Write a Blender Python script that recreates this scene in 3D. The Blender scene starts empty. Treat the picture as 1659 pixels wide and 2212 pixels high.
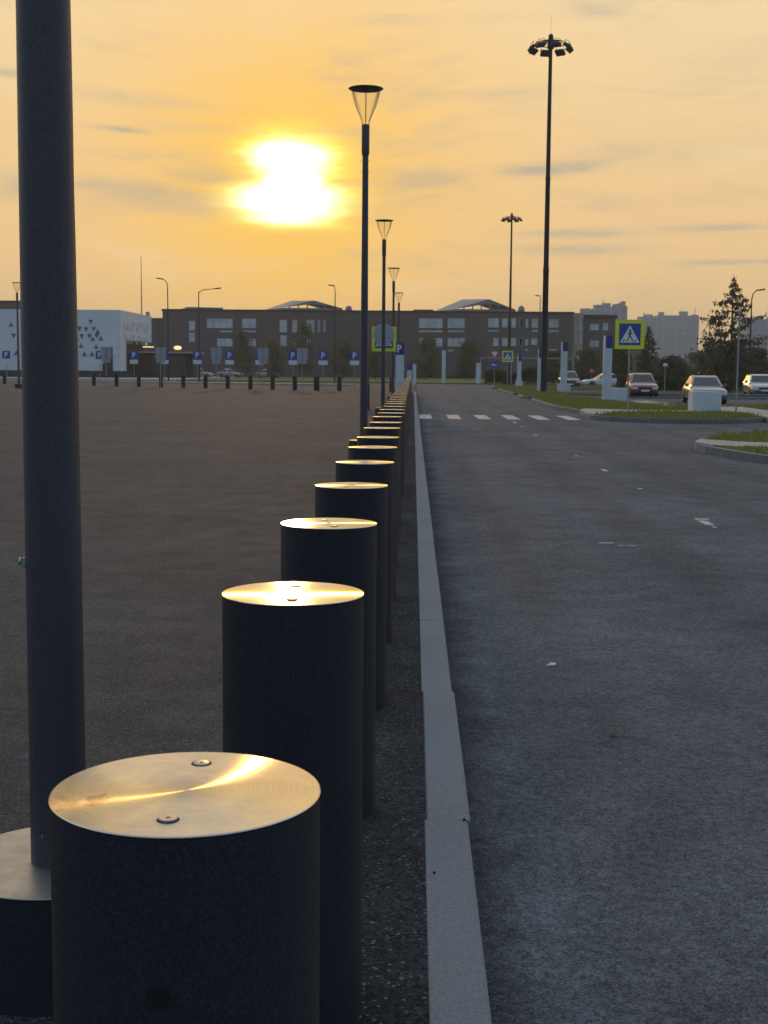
import bpy, math, random
import numpy as np
from mathutils import Vector, Matrix
R = math.radians
C = bpy.context.scene
COL = C.collection

# ------------------------------------------------------------------ camera
CAM_H = 1.4847
PITCH, YAW, ROLL = R(6.123), R(1.209), R(0.465)
F_PX, IW, IH = 2861.4, 1659.0, 2212.0
fw = Vector((-math.sin(YAW) * math.cos(PITCH), math.cos(YAW) * math.cos(PITCH), -math.sin(PITCH)))
r0 = Vector((math.cos(YAW), math.sin(YAW), 0))
u0 = r0.cross(fw)
cx_ = r0 * math.cos(ROLL) + u0 * math.sin(ROLL)
cy_ = -r0 * math.sin(ROLL) + u0 * math.cos(ROLL)
cam = bpy.data.cameras.new('camera')
cam.sensor_fit = 'HORIZONTAL'
cam.sensor_width = 36
cam.lens = F_PX / IW * 36
cam.clip_start, cam.clip_end = 0.05, 9000
cam.dof.use_dof = True
cam.dof.focus_distance = 4.5
cam.dof.aperture_fstop = 26
co = bpy.data.objects.new('camera', cam)
COL.objects.link(co)
co.matrix_world = Matrix.Translation((0, 0, CAM_H)) @ Matrix((cx_, cy_, -fw)).transposed().to_4x4()
C.camera = co


def ray(px, py):
    """direction through a point of the 1659 x 2212 photograph (survey helper)"""
    return fw + cx_ * ((px - IW / 2) / F_PX) - cy_ * ((py - IH / 2) / F_PX)


def G(px, py, z=0.0):
    d = ray(px, py)
    t = (z - CAM_H) / d.z
    return Vector((d.x * t, d.y * t, z))


def P(px, py, Y):
    d = ray(px, py)
    t = Y / d.y
    return Vector((d.x * t, Y, CAM_H + d.z * t))


# ------------------------------------------------------------------ world
SUN = ray(625, 400).normalized()
SUN_EL = math.asin(SUN.z)
SUN_AZ = math.atan2(SUN.x, SUN.y)
w = bpy.data.worlds.new('World')
C.world = w
w.use_nodes = True
nt = w.node_tree
nt.nodes.clear()


class NT:
    def __init__(s, tree):
        s.t = tree

    def n(s, typ, **kw):
        nd = s.t.nodes.new(typ)
        for k, v in kw.items():
            if k.startswith('i_'):
                nd.inputs[k[2:].replace('_', ' ')].default_value = v
            else:
                setattr(nd, k, v)
        return nd

    def link(s, a, b):
        s.t.links.new(a, b)

    def _in(s, nd, i, v):
        if hasattr(v, 'is_linked'):
            s.link(v, nd.inputs[i])
        elif isinstance(v, (tuple, list, Vector)):
            v = tuple(v)
            q = nd.inputs[i]
            q.default_value = v if len(q.default_value) == len(v) else (*v, 1)
        else:
            nd.inputs[i].default_value = v

    def m(s, op, a, b=0.0, c=None):
        nd = s.n('ShaderNodeMath', operation=op)
        s._in(nd, 0, a)
        s._in(nd, 1, b)
        if c is not None:
            s._in(nd, 2, c)
        return nd.outputs[0]

    def dot(s, a, b):
        nd = s.n('ShaderNodeVectorMath', operation='DOT_PRODUCT')
        s._in(nd, 0, a)
        s._in(nd, 1, b)
        return nd.outputs['Value']

    def vm(s, op, a, b):
        nd = s.n('ShaderNodeVectorMath', operation=op)
        s._in(nd, 0, a)
        s._in(nd, 1, b)
        return nd.outputs[0]

    def scale(s, a, f):
        nd = s.n('ShaderNodeVectorMath', operation='SCALE')
        s._in(nd, 0, a)
        s._in(nd, 3, f)
        return nd.outputs[0]

    def mix(s, f, a, b, blend='MIX'):
        nd = s.n('ShaderNodeMix', data_type='RGBA', blend_type=blend)
        s._in(nd, 0, f)
        s._in(nd, 6, a)
        s._in(nd, 7, b)
        return nd.outputs[2]

    def step(s, v, lo, hi, a=0.0, b=1.0):
        nd = s.n('ShaderNodeMapRange', interpolation_type='SMOOTHSTEP')
        s._in(nd, 0, v)
        for i, q in ((1, lo), (2, hi), (3, a), (4, b)):
            nd.inputs[i].default_value = q
        return nd.outputs[0]

    def noise(s, vec, scale, detail=4, rough=.55, dist=0.0):
        nd = s.n('ShaderNodeTexNoise')
        if vec is not None:
            s.link(vec, nd.inputs['Vector'])
        nd.inputs['Scale'].default_value = scale
        nd.inputs['Detail'].default_value = detail
        nd.inputs['Roughness'].default_value = rough
        nd.inputs['Distortion'].default_value = dist
        return nd.outputs['Fac']


W = NT(nt)
tc = W.n('ShaderNodeTexCoord')
D = tc.outputs['Generated']
sep = W.n('ShaderNodeSeparateXYZ')
W.link(D, sep.inputs[0])
z = sep.outputs[2]
SR = Vector((math.cos(SUN_AZ), -math.sin(SUN_AZ), 0))
hx = W.dot(D, SR)                                   # sideways from the sun
front = W.dot(D, (math.sin(SUN_AZ), math.cos(SUN_AZ), 0))
ang2 = W.m('SUBTRACT', 1.0, W.dot(D, SUN))          # 1-cos
zc = W.m('MAXIMUM', z, 0.0)
# stretched cloud coordinates
mp = W.n('ShaderNodeMapping', vector_type='POINT')
W.link(D, mp.inputs[0])
mp.inputs['Scale'].default_value = (5.0, 5.0, 26.0)
mp.inputs['Rotation'].default_value = (0, R(4), 0)
cl1 = W.noise(mp.outputs[0], 1.35, 5, .58, .5)
mp2 = W.n('ShaderNodeMapping')
W.link(D, mp2.inputs[0])
mp2.inputs['Scale'].default_value = (9.0, 9.0, 60.0)
mp2.inputs['Location'].default_value = (3.1, 1.7, 0.4)
cl2 = W.noise(mp2.outputs[0], 1.0, 4, .6, .3)
# warm front sky
low = W.mix(W.step(zc, 0.0, .10), (.73, .51, .24), (.90, .61, .29))
frontc = W.mix(W.step(zc, .09, .30), low, (.94, .72, .41))
glow = W.m('POWER', 2.718, W.m('MULTIPLY', ang2, -1 / .012))
frontc = W.mix(W.m('MULTIPLY', glow, .85), frontc, (1.05, .63, .20))
glow2 = W.m('POWER', 2.718, W.m('MULTIPLY', ang2, -1 / .0040))
frontc = W.mix(W.m('MULTIPLY', glow2, .8), frontc, (1.1, .63, .07))
# soft grey streaks of cloud
greyf = W.m('MULTIPLY', W.step(cl1, .50, .72), .5)
frontc = W.mix(greyf, frontc, (.66, .51, .32))
mp3 = W.n('ShaderNodeMapping')
W.link(D, mp3.inputs[0])
mp3.inputs['Scale'].default_value = (22.0, 22.0, 110.0)
cl3 = W.noise(mp3.outputs[0], 1.0, 5, .62, .6)
cl3w = W.m('MULTIPLY', W.m('SUBTRACT', cl3, .5), 3.2)


def cloud(px, py, rx, ry, k, tilt=0.0):
    """a thin grey-blue cloud bank standing in that part of the sky"""
    d = ray(px, py).normalized()
    a = W.m('DIVIDE', W.m('SUBTRACT', hx, d.dot(SR)), rx / F_PX)
    b = W.m('DIVIDE', W.m('SUBTRACT', z, d.z), ry / F_PX)
    b = W.m('SUBTRACT', b, W.m('MULTIPLY', a, tilt))
    q = W.m('ADD', W.m('MULTIPLY', a, a), W.m('MULTIPLY', b, b))
    q = W.m('MAXIMUM', W.m('ADD', q, cl3w), 0.0)
    e = W.m('POWER', 2.718, W.m('MULTIPLY', q, -1.0))
    return W.m('MULTIPLY', W.m('MULTIPLY', e, W.step(front, .2, .6)), k)


banks = None
for c_ in ((1190, 366, 95, 13, .62, .5), (1250, 505, 110, 9, .5, .1), (1230, 540, 120, 12, .52, 0), (1530, 492, 90, 8, .5, .1), (1580, 566, 95, 6, .5, .1),
           (260, 279, 55, 6, .6, -.5), (280, 410, 150, 24, .45, -.3), (440, 380, 90, 18, .35, 0), (920, 385, 100, 24, .42, 0), (1285, 18, 60, 16, .55, -.4),
           (20, 158, 60, 8, .5, 0), (60, 400, 90, 26, .45, 0), (1640, 130, 120, 40, .14, 0), (300, 215, 140, 14, .3, -.6), (1480, 330, 160, 30, .14, .2), (850, 45, 90, 10, .2, 0)):
    b_ = cloud(*c_)
    banks = b_ if banks is None else W.m('MAXIMUM', banks, b_)
frontc = W.mix(banks, frontc, (.40, .40, .34))
lightf = W.m('MULTIPLY', W.step(cl1, .47, .30), .35)
frontc = W.mix(lightf, frontc, (.97, .735, .41))


def lobe(px, py, rx, ry, k):
    """a blown-out patch of sun behind thin cloud"""
    d = ray(px, py).normalized()
    b = W.m('DIVIDE', W.m('SUBTRACT', z, d.z), ry / F_PX)
    az = W.m('SUBTRACT', hx, d.dot(SR))
    wob = W.m('MULTIPLY', W.m('SUBTRACT', cl2, .5), 2.2)
    a = W.m('DIVIDE', az, rx / F_PX)
    q = W.m('ADD', W.m('MULTIPLY', a, a), W.m('MULTIPLY', b, b))
    q = W.m('ADD', W.m('MAXIMUM', q, 0.0), wob)
    q = W.m('MAXIMUM', q, 0.0)
    e = W.m('POWER', 2.718, W.m('MULTIPLY', W.m('POWER', q, 2.0), -1.0))
    e = W.m('MULTIPLY', e, W.step(front, .2, .6))
    return W.m('MULTIPLY', e, k)


core = W.m('MAXIMUM', W.m('MAXIMUM', lobe(627, 344, 80, 42, 1.6), lobe(625, 440, 101, 42, 1.6)), lobe(632, 390, 60, 50, 1.6))
skirt = W.m('MAXIMUM', lobe(632, 340, 114, 66, .80), lobe(626, 440, 138, 56, .80))
# rest of the dome: grey-blue overhead and behind
top = W.mix(W.step(zc, .25, .8), (.56, .64, .73), (.64, .76, .92))
back = W.mix(W.step(zc, 0, .5), (.135, .20, .29), (.27, .36, .49))
nis = W.n('ShaderNodeTexSky', sky_type='NISHITA', sun_disc=False, sun_elevation=SUN_EL, sun_rotation=SUN_AZ)
back = W.vm('ADD', back, W.scale(nis.outputs[0], .02))
dome = W.mix(W.step(front, -.35, .75), back, top)
ff = W.m('MULTIPLY', W.step(front, .30, .86), W.step(zc, .66, .32))
skyc = W.mix(ff, dome, frontc)
rgb = W.n('ShaderNodeRGB')
rgb.outputs[0].default_value = (.8, .74, -.22, 1)
rgb2 = W.n('ShaderNodeRGB')
rgb2.outputs[0].default_value = (.8, .85, .95, 1)
skyc = W.vm('ADD', skyc, W.vm('ADD', W.scale(rgb.outputs[0], skirt), W.scale(rgb2.outputs[0], core)))
skyc = W.vm('MAXIMUM', skyc, (0, 0, 0))
bg = W.n('ShaderNodeBackground')
W.link(skyc, bg.inputs[0])
bg.inputs[1].default_value = 1.0
ow = W.n('ShaderNodeOutputWorld')
W.link(bg.outputs[0], ow.inputs[0])
w.cycles.sampling_method = 'MANUAL'
w.cycles.sample_map_resolution = 2048

sl = bpy.data.lights.new('sun', 'SUN')
sl.energy = 0.45
sl.angle = R(1.3)
sl.color = (1, .48, .10)
so = bpy.data.objects.new('sun', sl)
COL.objects.link(so)
so.rotation_euler = SUN.to_track_quat('Z', 'Y').to_euler()

C.view_settings.view_transform = 'Standard'
C.view_settings.look = 'None'
C.view_settings.exposure = 0.0
C.view_settings.gamma = 1.0
C.render.engine = 'CYCLES'
C.cycles.max_bounces = 5
C.cycles.transparent_max_bounces = 12
C.cycles.use_denoising = True
C.cycles.sample_clamp_indirect = 4
rng = np.random.default_rng(7)
random.seed(7)

# ------------------------------------------------------------------ materials
M = {}


def mat(name, col, rough=.6, metal=0.0, spec=.5, var=0.0, vscale=6.0, bump=0.0, bscale=60.0, emit=None, estr=0.0, coat=0.0):
    m = bpy.data.materials.new(name)
    m.use_nodes = True
    t = NT(m.node_tree)
    b = m.node_tree.nodes['Principled BSDF']
    b.inputs['Base Color'].default_value = (*col, 1)
    b.inputs['Roughness'].default_value = rough
    b.inputs['Metallic'].default_value = metal
    b.inputs['Specular IOR Level'].default_value = spec
    b.inputs['Coat Weight'].default_value = coat
    if emit:
        b.inputs['Emission Color'].default_value = (*emit, 1)
        b.inputs['Emission Strength'].default_value = estr
    if var or bump:
        g = t.n('ShaderNodeNewGeometry').outputs['Position']
    if var:
        f = t.noise(g, vscale, 5, .6)
        a = tuple(c * (1 - var) for c in col)
        c2 = tuple(min(1, c * (1 + var)) for c in col)
        t.link(t.mix(t.step(f, .3, .7), a, c2), b.inputs['Base Color'])
        t.link(t.step(f, .25, .75, min(1, rough * 1.12), rough * .88), b.inputs['Roughness'])
    if bump:
        bp = t.n('ShaderNodeBump')
        bp.inputs['Strength'].default_value = bump
        bp.inputs['Distance'].default_value = .01
        t.link(t.noise(g, bscale, 3, .6), bp.inputs['Height'])
        t.link(bp.outputs[0], b.inputs['Normal'])
    M[name] = m
    return m


def asphalt(name, base, tint, spec, stone=170.0, patch=.13, dirt=False, g0=.30, g1=1.85):
    m = bpy.data.materials.new(name)
    m.use_nodes = True
    t = NT(m.node_tree)
    b = m.node_tree.nodes['Principled BSDF']
    g = t.n('ShaderNodeNewGeometry').outputs['Position']
    v = t.n('ShaderNodeTexVoronoi')
    t.link(g, v.inputs['Vector'])
    v.inputs['Scale'].default_value = stone
    v2 = t.n('ShaderNodeTexVoronoi')
    t.link(g, v2.inputs['Vector'])
    v2.inputs['Scale'].default_value = stone * .45
    sepc = t.n('ShaderNodeSeparateColor')
    t.link(v.outputs['Color'], sepc.inputs[0])
    grain = t.step(sepc.outputs[0], 0, 1, g0, g1)
    big = t.noise(g, .35, 5, .6)
    mid = t.noise(g, 3.0, 5, .65)
    fine = t.noise(g, 28.0, 3, .6)
    k = t.m('MULTIPLY', grain, t.step(big, .3, .7, 1 - patch, 1 + patch))
    k = t.m('MULTIPLY', k, t.step(mid, .3, .7, .86, 1.14))
    k = t.m('MULTIPLY', k, t.step(fine, .3, .7, .80, 1.22))
    sp = t.step(sepc.outputs[1], .965, .985)          # pale chips
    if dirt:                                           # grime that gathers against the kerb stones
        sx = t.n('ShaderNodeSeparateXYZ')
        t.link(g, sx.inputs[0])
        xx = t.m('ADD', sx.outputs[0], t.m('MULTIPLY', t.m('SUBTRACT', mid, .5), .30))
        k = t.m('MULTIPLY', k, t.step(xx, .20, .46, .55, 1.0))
        # wheel paths polished a little darker along the lane
        trk = t.n('ShaderNodeTexWave', wave_type='BANDS', bands_direction='X')
        t.link(g, trk.inputs['Vector'])
        trk.inputs['Scale'].default_value = .21
        trk.inputs['Distortion'].default_value = .6
        trk.inputs['Detail'].default_value = 1
        k = t.m('MULTIPLY', k, t.step(trk.outputs['Fac'], .55, 1.0, 1.03, .90))
        oil = t.noise(g, .9, 4, .7, 1.0)
        k = t.m('MULTIPLY', k, t.step(oil, .60, .78, 1.0, .92))
    colr = t.scale(t.mix(t.step(big, .35, .65), base, tint), k)
    colr = t.mix(t.m('MULTIPLY', sp, .75), colr, (.20, .20, .19))
    t.link(colr, b.inputs['Base Color'])
    t.link(t.step(mid, .3, .7, .96, .86), b.inputs['Roughness'])
    b.inputs['Specular IOR Level'].default_value = spec
    hgt = t.m('ADD', t.m('MULTIPLY', v.outputs['Distance'], -.5), t.m('MULTIPLY', v2.outputs['Distance'], -.7))
    bp = t.n('ShaderNodeBump')
    bp.inputs['Strength'].default_value = .55
    bp.inputs['Distance'].default_value = .006
    t.link(hgt, bp.inputs['Height'])
    t.link(bp.outputs[0], b.inputs['Normal'])
    M[name] = m
    return m


asphalt('lot_asphalt', (.037, .039, .042), (.043, .045, .048), .36, 190)
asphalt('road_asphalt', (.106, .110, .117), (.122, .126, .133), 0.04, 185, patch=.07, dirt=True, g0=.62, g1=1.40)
asphalt('shaded_asphalt', (.030, .031, .034), (.040, .041, .043), .08, 130, g0=.5, g1=1.5)  # coarser asphalt with the shade beside the bollards put into its colour
mat('kerb_stone', (.19, .202, .21), .8, var=.14, vscale=110, bump=.35, bscale=240)
mat('island_kerb', (.15, .155, .16), .8, var=.15, vscale=5)
mat('paving', (.34, .31, .27), .8, var=.14, vscale=3)
mat('bollard_paint', (.024, .024, .030), .55, spec=.28, var=.45, vscale=260, bump=.25, bscale=900)
mat('pole_paint', (.055, .050, .060), .48, spec=.45, var=.32, vscale=240, bump=.08, bscale=800)
mat('rubber_gap', (.006, .006, .006), .8)
mat('mast_paint', (.022, .022, .022), .6, spec=.3)
mat('drum_steel', (.36, .345, .32), .42, metal=.9, var=.12, vscale=14)
mat('steel', (.42, .42, .42), .4, metal=1.0)
mat('galv', (.30, .31, .32), .55, metal=.5, var=.1)
mat('white_panel', (.58, .62, .66), .6, var=.05, vscale=.5)
mat('white_paint', (.58, .62, .65), .55, var=.06, vscale=2)
mat('road_paint', (.43, .42, .40), .7, var=.45, vscale=9)
mat('worn_paint', (.27, .26, .245), .75, var=.6, vscale=14)
mat('sign_yellow', (.72, .80, .02), .5, emit=(.72, .80, .02), estr=.0)
mat('sign_blue', (.022, .062, .34), .5)
mat('head_blue', (.016, .028, .17), .5)
mat('sign_white', (.74, .74, .74), .5)
mat('sign_grey', (.36, .38, .40), .55, metal=.2)
mat('sign_black', (.015, .015, .015), .5)
mat('sign_red', (.60, .03, .03), .5)
mat('dark_glass', (.03, .035, .04), .12, spec=.6)
mat('tri_glass', (.085, .095, .11), .2, spec=.6)
mat('win_frame', (.22, .22, .22), .5)
mat('win_glass', (.42, .46, .50), .16, spec=.9, var=.3, vscale=.25)
mat('dark_wall', (.022, .019, .018), .7, var=.3, vscale=.6)
mat('roof_metal', (.22, .23, .24), .5, metal=.3, var=.15, vscale=.3)
mat('beige_wall', (.40, .34, .26), .8, var=.1)
mat('tower_block', (.26, .27, .27), .8, var=.08, vscale=.05)
mat('lit_lamp', (1, .75, .35), .5, emit=(1, .72, .28), estr=1.1)
mat('headlamp', (.75, .75, .75), .15, spec=.8)
mat('tyre', (.012, .012, .012), .8)
mat('rim_metal', (.4, .4, .4), .35, metal=.9)
mat('plastic_black', (.012, .012, .013), .5)
mat('bark', (.05, .04, .03), .9, var=.3, vscale=8)
mat('trunk_pale', (.18, .16, .13), .9, var=.4, vscale=5)
mat('soil', (.05, .042, .03), .9, var=.3, vscale=1)
mat('soil_grit', (.10, .10, .095), .9, var=.5, vscale=90)
mat('chip_white', (.7, .7, .68), .7)
mat('leaf_dead', (.16, .08, .03), .8)


def brick_mat():
    m = bpy.data.materials.new('brick_wall')
    m.use_nodes = True
    t = NT(m.node_tree)
    b = m.node_tree.nodes['Principled BSDF']
    g = t.n('ShaderNodeTexCoord').outputs['Object']
    mp_ = t.n('ShaderNodeMapping')
    t.link(g, mp_.inputs[0])
    mp_.inputs['Rotation'].default_value = (R(90), 0, 0)
    bt = t.n('ShaderNodeTexBrick')
    t.link(mp_.outputs[0], bt.inputs[0])
    bt.inputs['Scale'].default_value = 1.4
    bt.inputs['Color1'].default_value = (.14, .098, .095, 1)
    bt.inputs['Color2'].default_value = (.10, .078, .080, 1)
    bt.inputs['Mortar'].default_value = (.11, .09, .08, 1)
    f = t.noise(g, .12, 4, .6)
    t.link(t.mix(t.step(f, .3, .7, .0, .5), bt.outputs[0], (.088, .074, .078)), b.inputs['Base Color'])
    b.inputs['Roughness'].default_value = .85
    M['brick_wall'] = m


brick_mat()


def storey_mat(name, c1, c2):
    """storeys and window bays of a far block of flats"""
    m = bpy.data.materials.new(name)
    m.use_nodes = True
    t = NT(m.node_tree)
    b = m.node_tree.nodes['Principled BSDF']
    g = t.n('ShaderNodeTexCoord').outputs['Object']
    s = t.n('ShaderNodeSeparateXYZ')
    t.link(g, s.inputs[0])
    fz = t.m('FRACT', t.m('DIVIDE', s.outputs[2], 3.0))
    fx = t.m('FRACT', t.m('DIVIDE', s.outputs[0], 3.4))
    k = t.m('MULTIPLY', t.m('MULTIPLY', t.step(fz, .28, .34), t.step(fz, .80, .74)),
            t.m('MULTIPLY', t.step(fx, .22, .26), t.step(fx, .74, .70)))
    t.link(t.mix(k, c1, c2), b.inputs['Base Color'])
    b.inputs['Roughness'].default_value = .8
    M[name] = m


storey_mat('flat_storeys', (.40, .43, .43), (.33, .36, .37))
storey_mat('flat_storeys_dark', (.34, .365, .375), (.28, .305, .32))


def leaf_mat(name, c1, c2, trans=.35):
    m = bpy.data.materials.new(name)
    m.use_nodes = True
    t = NT(m.node_tree)
    b = m.node_tree.nodes['Principled BSDF']
    g = t.n('ShaderNodeNewGeometry').outputs['Position']
    f = t.noise(g, 2.2, 4, .7)
    c = t.mix(t.step(f, .32, .68), c1, c2)
    t.link(c, b.inputs['Base Color'])
    b.inputs['Roughness'].default_value = .65
    b.inputs['Specular IOR Level'].default_value = .25
    tr = t.n('ShaderNodeBsdfTranslucent')
    t.link(c, tr.inputs[0])
    mx = t.n('ShaderNodeMixShader')
    mx.inputs[0].default_value = trans
    t.link(b.outputs[0], mx.inputs[1])
    t.link(tr.outputs[0], mx.inputs[2])
    t.link(mx.outputs[0], m.node_tree.nodes['Material Output'].inputs[0])
    M[name] = m


leaf_mat('needles', (.068, .078, .044), (.13, .13, .072), .45)
leaf_mat('leaves_dark', (.045, .060, .026), (.085, .098, .044), .4)
leaf_mat('leaves_birch', (.085, .092, .040), (.14, .135, .058))
leaf_mat('grass_blades', (.135, .175, .038), (.24, .25, .065), .45)
leaf_mat('far_leaves', (.050, .056, .050), (.075, .078, .066), .2)


def turf_mat():
    m = bpy.data.materials.new('turf')
    m.use_nodes = True
    t = NT(m.node_tree)
    b = m.node_tree.nodes['Principled BSDF']
    g = t.n('ShaderNodeNewGeometry').outputs['Position']
    f = t.noise(g, 1.1, 6, .7)
    f2 = t.noise(g, 22, 4, .7)
    c = t.mix(t.step(f, .3, .7), (.135, .172, .040), (.22, .22, .066))
    c = t.mix(t.step(f2, .4, .75, 0, .6), c, (.030, .042, .012))
    t.link(c, b.inputs['Base Color'])
    b.inputs['Roughness'].default_value = .9
    b.inputs['Specular IOR Level'].default_value = .15
    bp = t.n('ShaderNodeBump')
    bp.inputs['Strength'].default_value = 1.0
    bp.inputs['Distance'].default_value = .08
    t.link(f2, bp.inputs['Height'])
    t.link(bp.outputs[0], b.inputs['Normal'])
    M['turf'] = m


turf_mat()


def cap_mat(name, stained):
    """brushed stainless disc: grooves run in circles round the centre"""
    m = bpy.data.materials.new(name)
    m.use_nodes = True
    t = NT(m.node_tree)
    b = m.node_tree.nodes['Principled BSDF']
    o = t.n('ShaderNodeTexCoord').outputs['Object']
    s = t.n('ShaderNodeSeparateXYZ')
    t.link(o, s.inputs[0])
    x, y = s.outputs[0], s.outputs[1]
    r = t.m('SQRT', t.m('ADD', t.m('MULTIPLY', x, x), t.m('MULTIPLY', y, y)))
    tang = t.n('ShaderNodeTangent', direction_type='RADIAL', axis='Z')
    b.inputs['Metallic'].default_value = 1.0
    b.inputs['Anisotropic'].default_value = 1.0
    b.inputs['Anisotropic Rotation'].default_value = .25
    t.link(tang.outputs[0], b.inputs['Tangent'])
    rings = t.n('ShaderNodeTexNoise', noise_dimensions='1D')
    t.link(r, rings.inputs['W'])
    rings.inputs['Scale'].default_value = 420
    rings.inputs['Detail'].default_value = 4
    smud = t.noise(o, 13, 5, .65, .6)
    fine = t.noise(o, 60, 4, .7)
    k = t.step(rings.outputs['Fac'], .3, .7, .93, 1.05)
    k = t.m('MULTIPLY', k, t.step(smud, .3, .72, 1.04, .90))
    k = t.m('MULTIPLY', k, t.step(r, .012, .07, .72, 1.0))
    if stained:
        # one brown drip stain towards the left edge, small dull marks elsewhere
        q = t.vm('SUBTRACT', o, (-.098, -.040, 0))
        q = t.vm('ADD', q, t.scale(t.vm('SUBTRACT', t.n('ShaderNodeTexNoise', i_Scale=40).outputs['Color'], (.5, .5, .5)), .03))
        q = t.vm('MULTIPLY', q, (1, .55, 0))
        ln = t.n('ShaderNodeVectorMath', operation='LENGTH')
        t.link(q, ln.inputs[0])
        k = t.m('MULTIPLY', k, t.step(ln.outputs['Value'], .009, .013, .62, 1.0))
        mk = t.n('ShaderNodeMapping')
        t.link(o, mk.inputs[0])
        mk.inputs['Scale'].default_value = (1, 3, 1)
        k = t.m('MULTIPLY', k, t.step(t.noise(mk.outputs[0], 34, 3, .6), .66, .74, 1, .86))
    base = t.n('ShaderNodeRGB')
    base.outputs[0].default_value = (.73, .66, .56, 1)
    t.link(t.scale(base.outputs[0], k), b.inputs['Base Color'])
    t.link(t.m('ADD', t.step(fine, .3, .7, .15, .19), t.step(smud, .3, .7, 0, .05)), b.inputs['Roughness'])
    bp = t.n('ShaderNodeBump')
    bp.inputs['Strength'].default_value = .08
    bp.inputs['Distance'].default_value = .001
    t.link(rings.outputs['Fac'], bp.inputs['Height'])
    t.link(bp.outputs[0], b.inputs['Normal'])
    M[name] = m


cap_mat('brushed_cap', False)
cap_mat('brushed_cap_stained', True)


def bowl_mat():
    m = bpy.data.materials.new('lamp_glass')
    m.use_nodes = True
    t = NT(m.node_tree)
    nt_ = m.node_tree
    nt_.nodes.remove(nt_.nodes['Principled BSDF'])
    tr = t.n('ShaderNodeBsdfTransparent')
    tr.inputs[0].default_value = (.95, .94, .90, 1)
    gl = t.n('ShaderNodeBsdfGlossy')
    gl.inputs['Roughness'].default_value = .16
    fr = t.n('ShaderNodeLayerWeight')
    fr.inputs[0].default_value = .25
    mx = t.n('ShaderNodeMixShader')
    t.link(t.m('MULTIPLY', fr.outputs['Fresnel'], .4), mx.inputs[0])
    t.link(tr.outputs[0], mx.inputs[1])
    t.link(gl.outputs[0], mx.inputs[2])
    t.link(mx.outputs[0], nt_.nodes['Material Output'].inputs[0])
    M['lamp_glass'] = m


bowl_mat()


def car_paint(name, col, metal=.3):
    mat(name, col, .30, metal=metal, spec=.5, coat=1.0)


car_paint('paint_red', (.17, .045, .05))
car_paint('paint_dark', (.022, .022, .026))
car_paint('paint_silver', (.42, .41, .40), .45)
car_paint('paint_white', (.62, .63, .65), .0)
car_paint('paint_grey', (.17, .16, .165), .4)

# ------------------------------------------------------------------ mesh helpers


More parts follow.
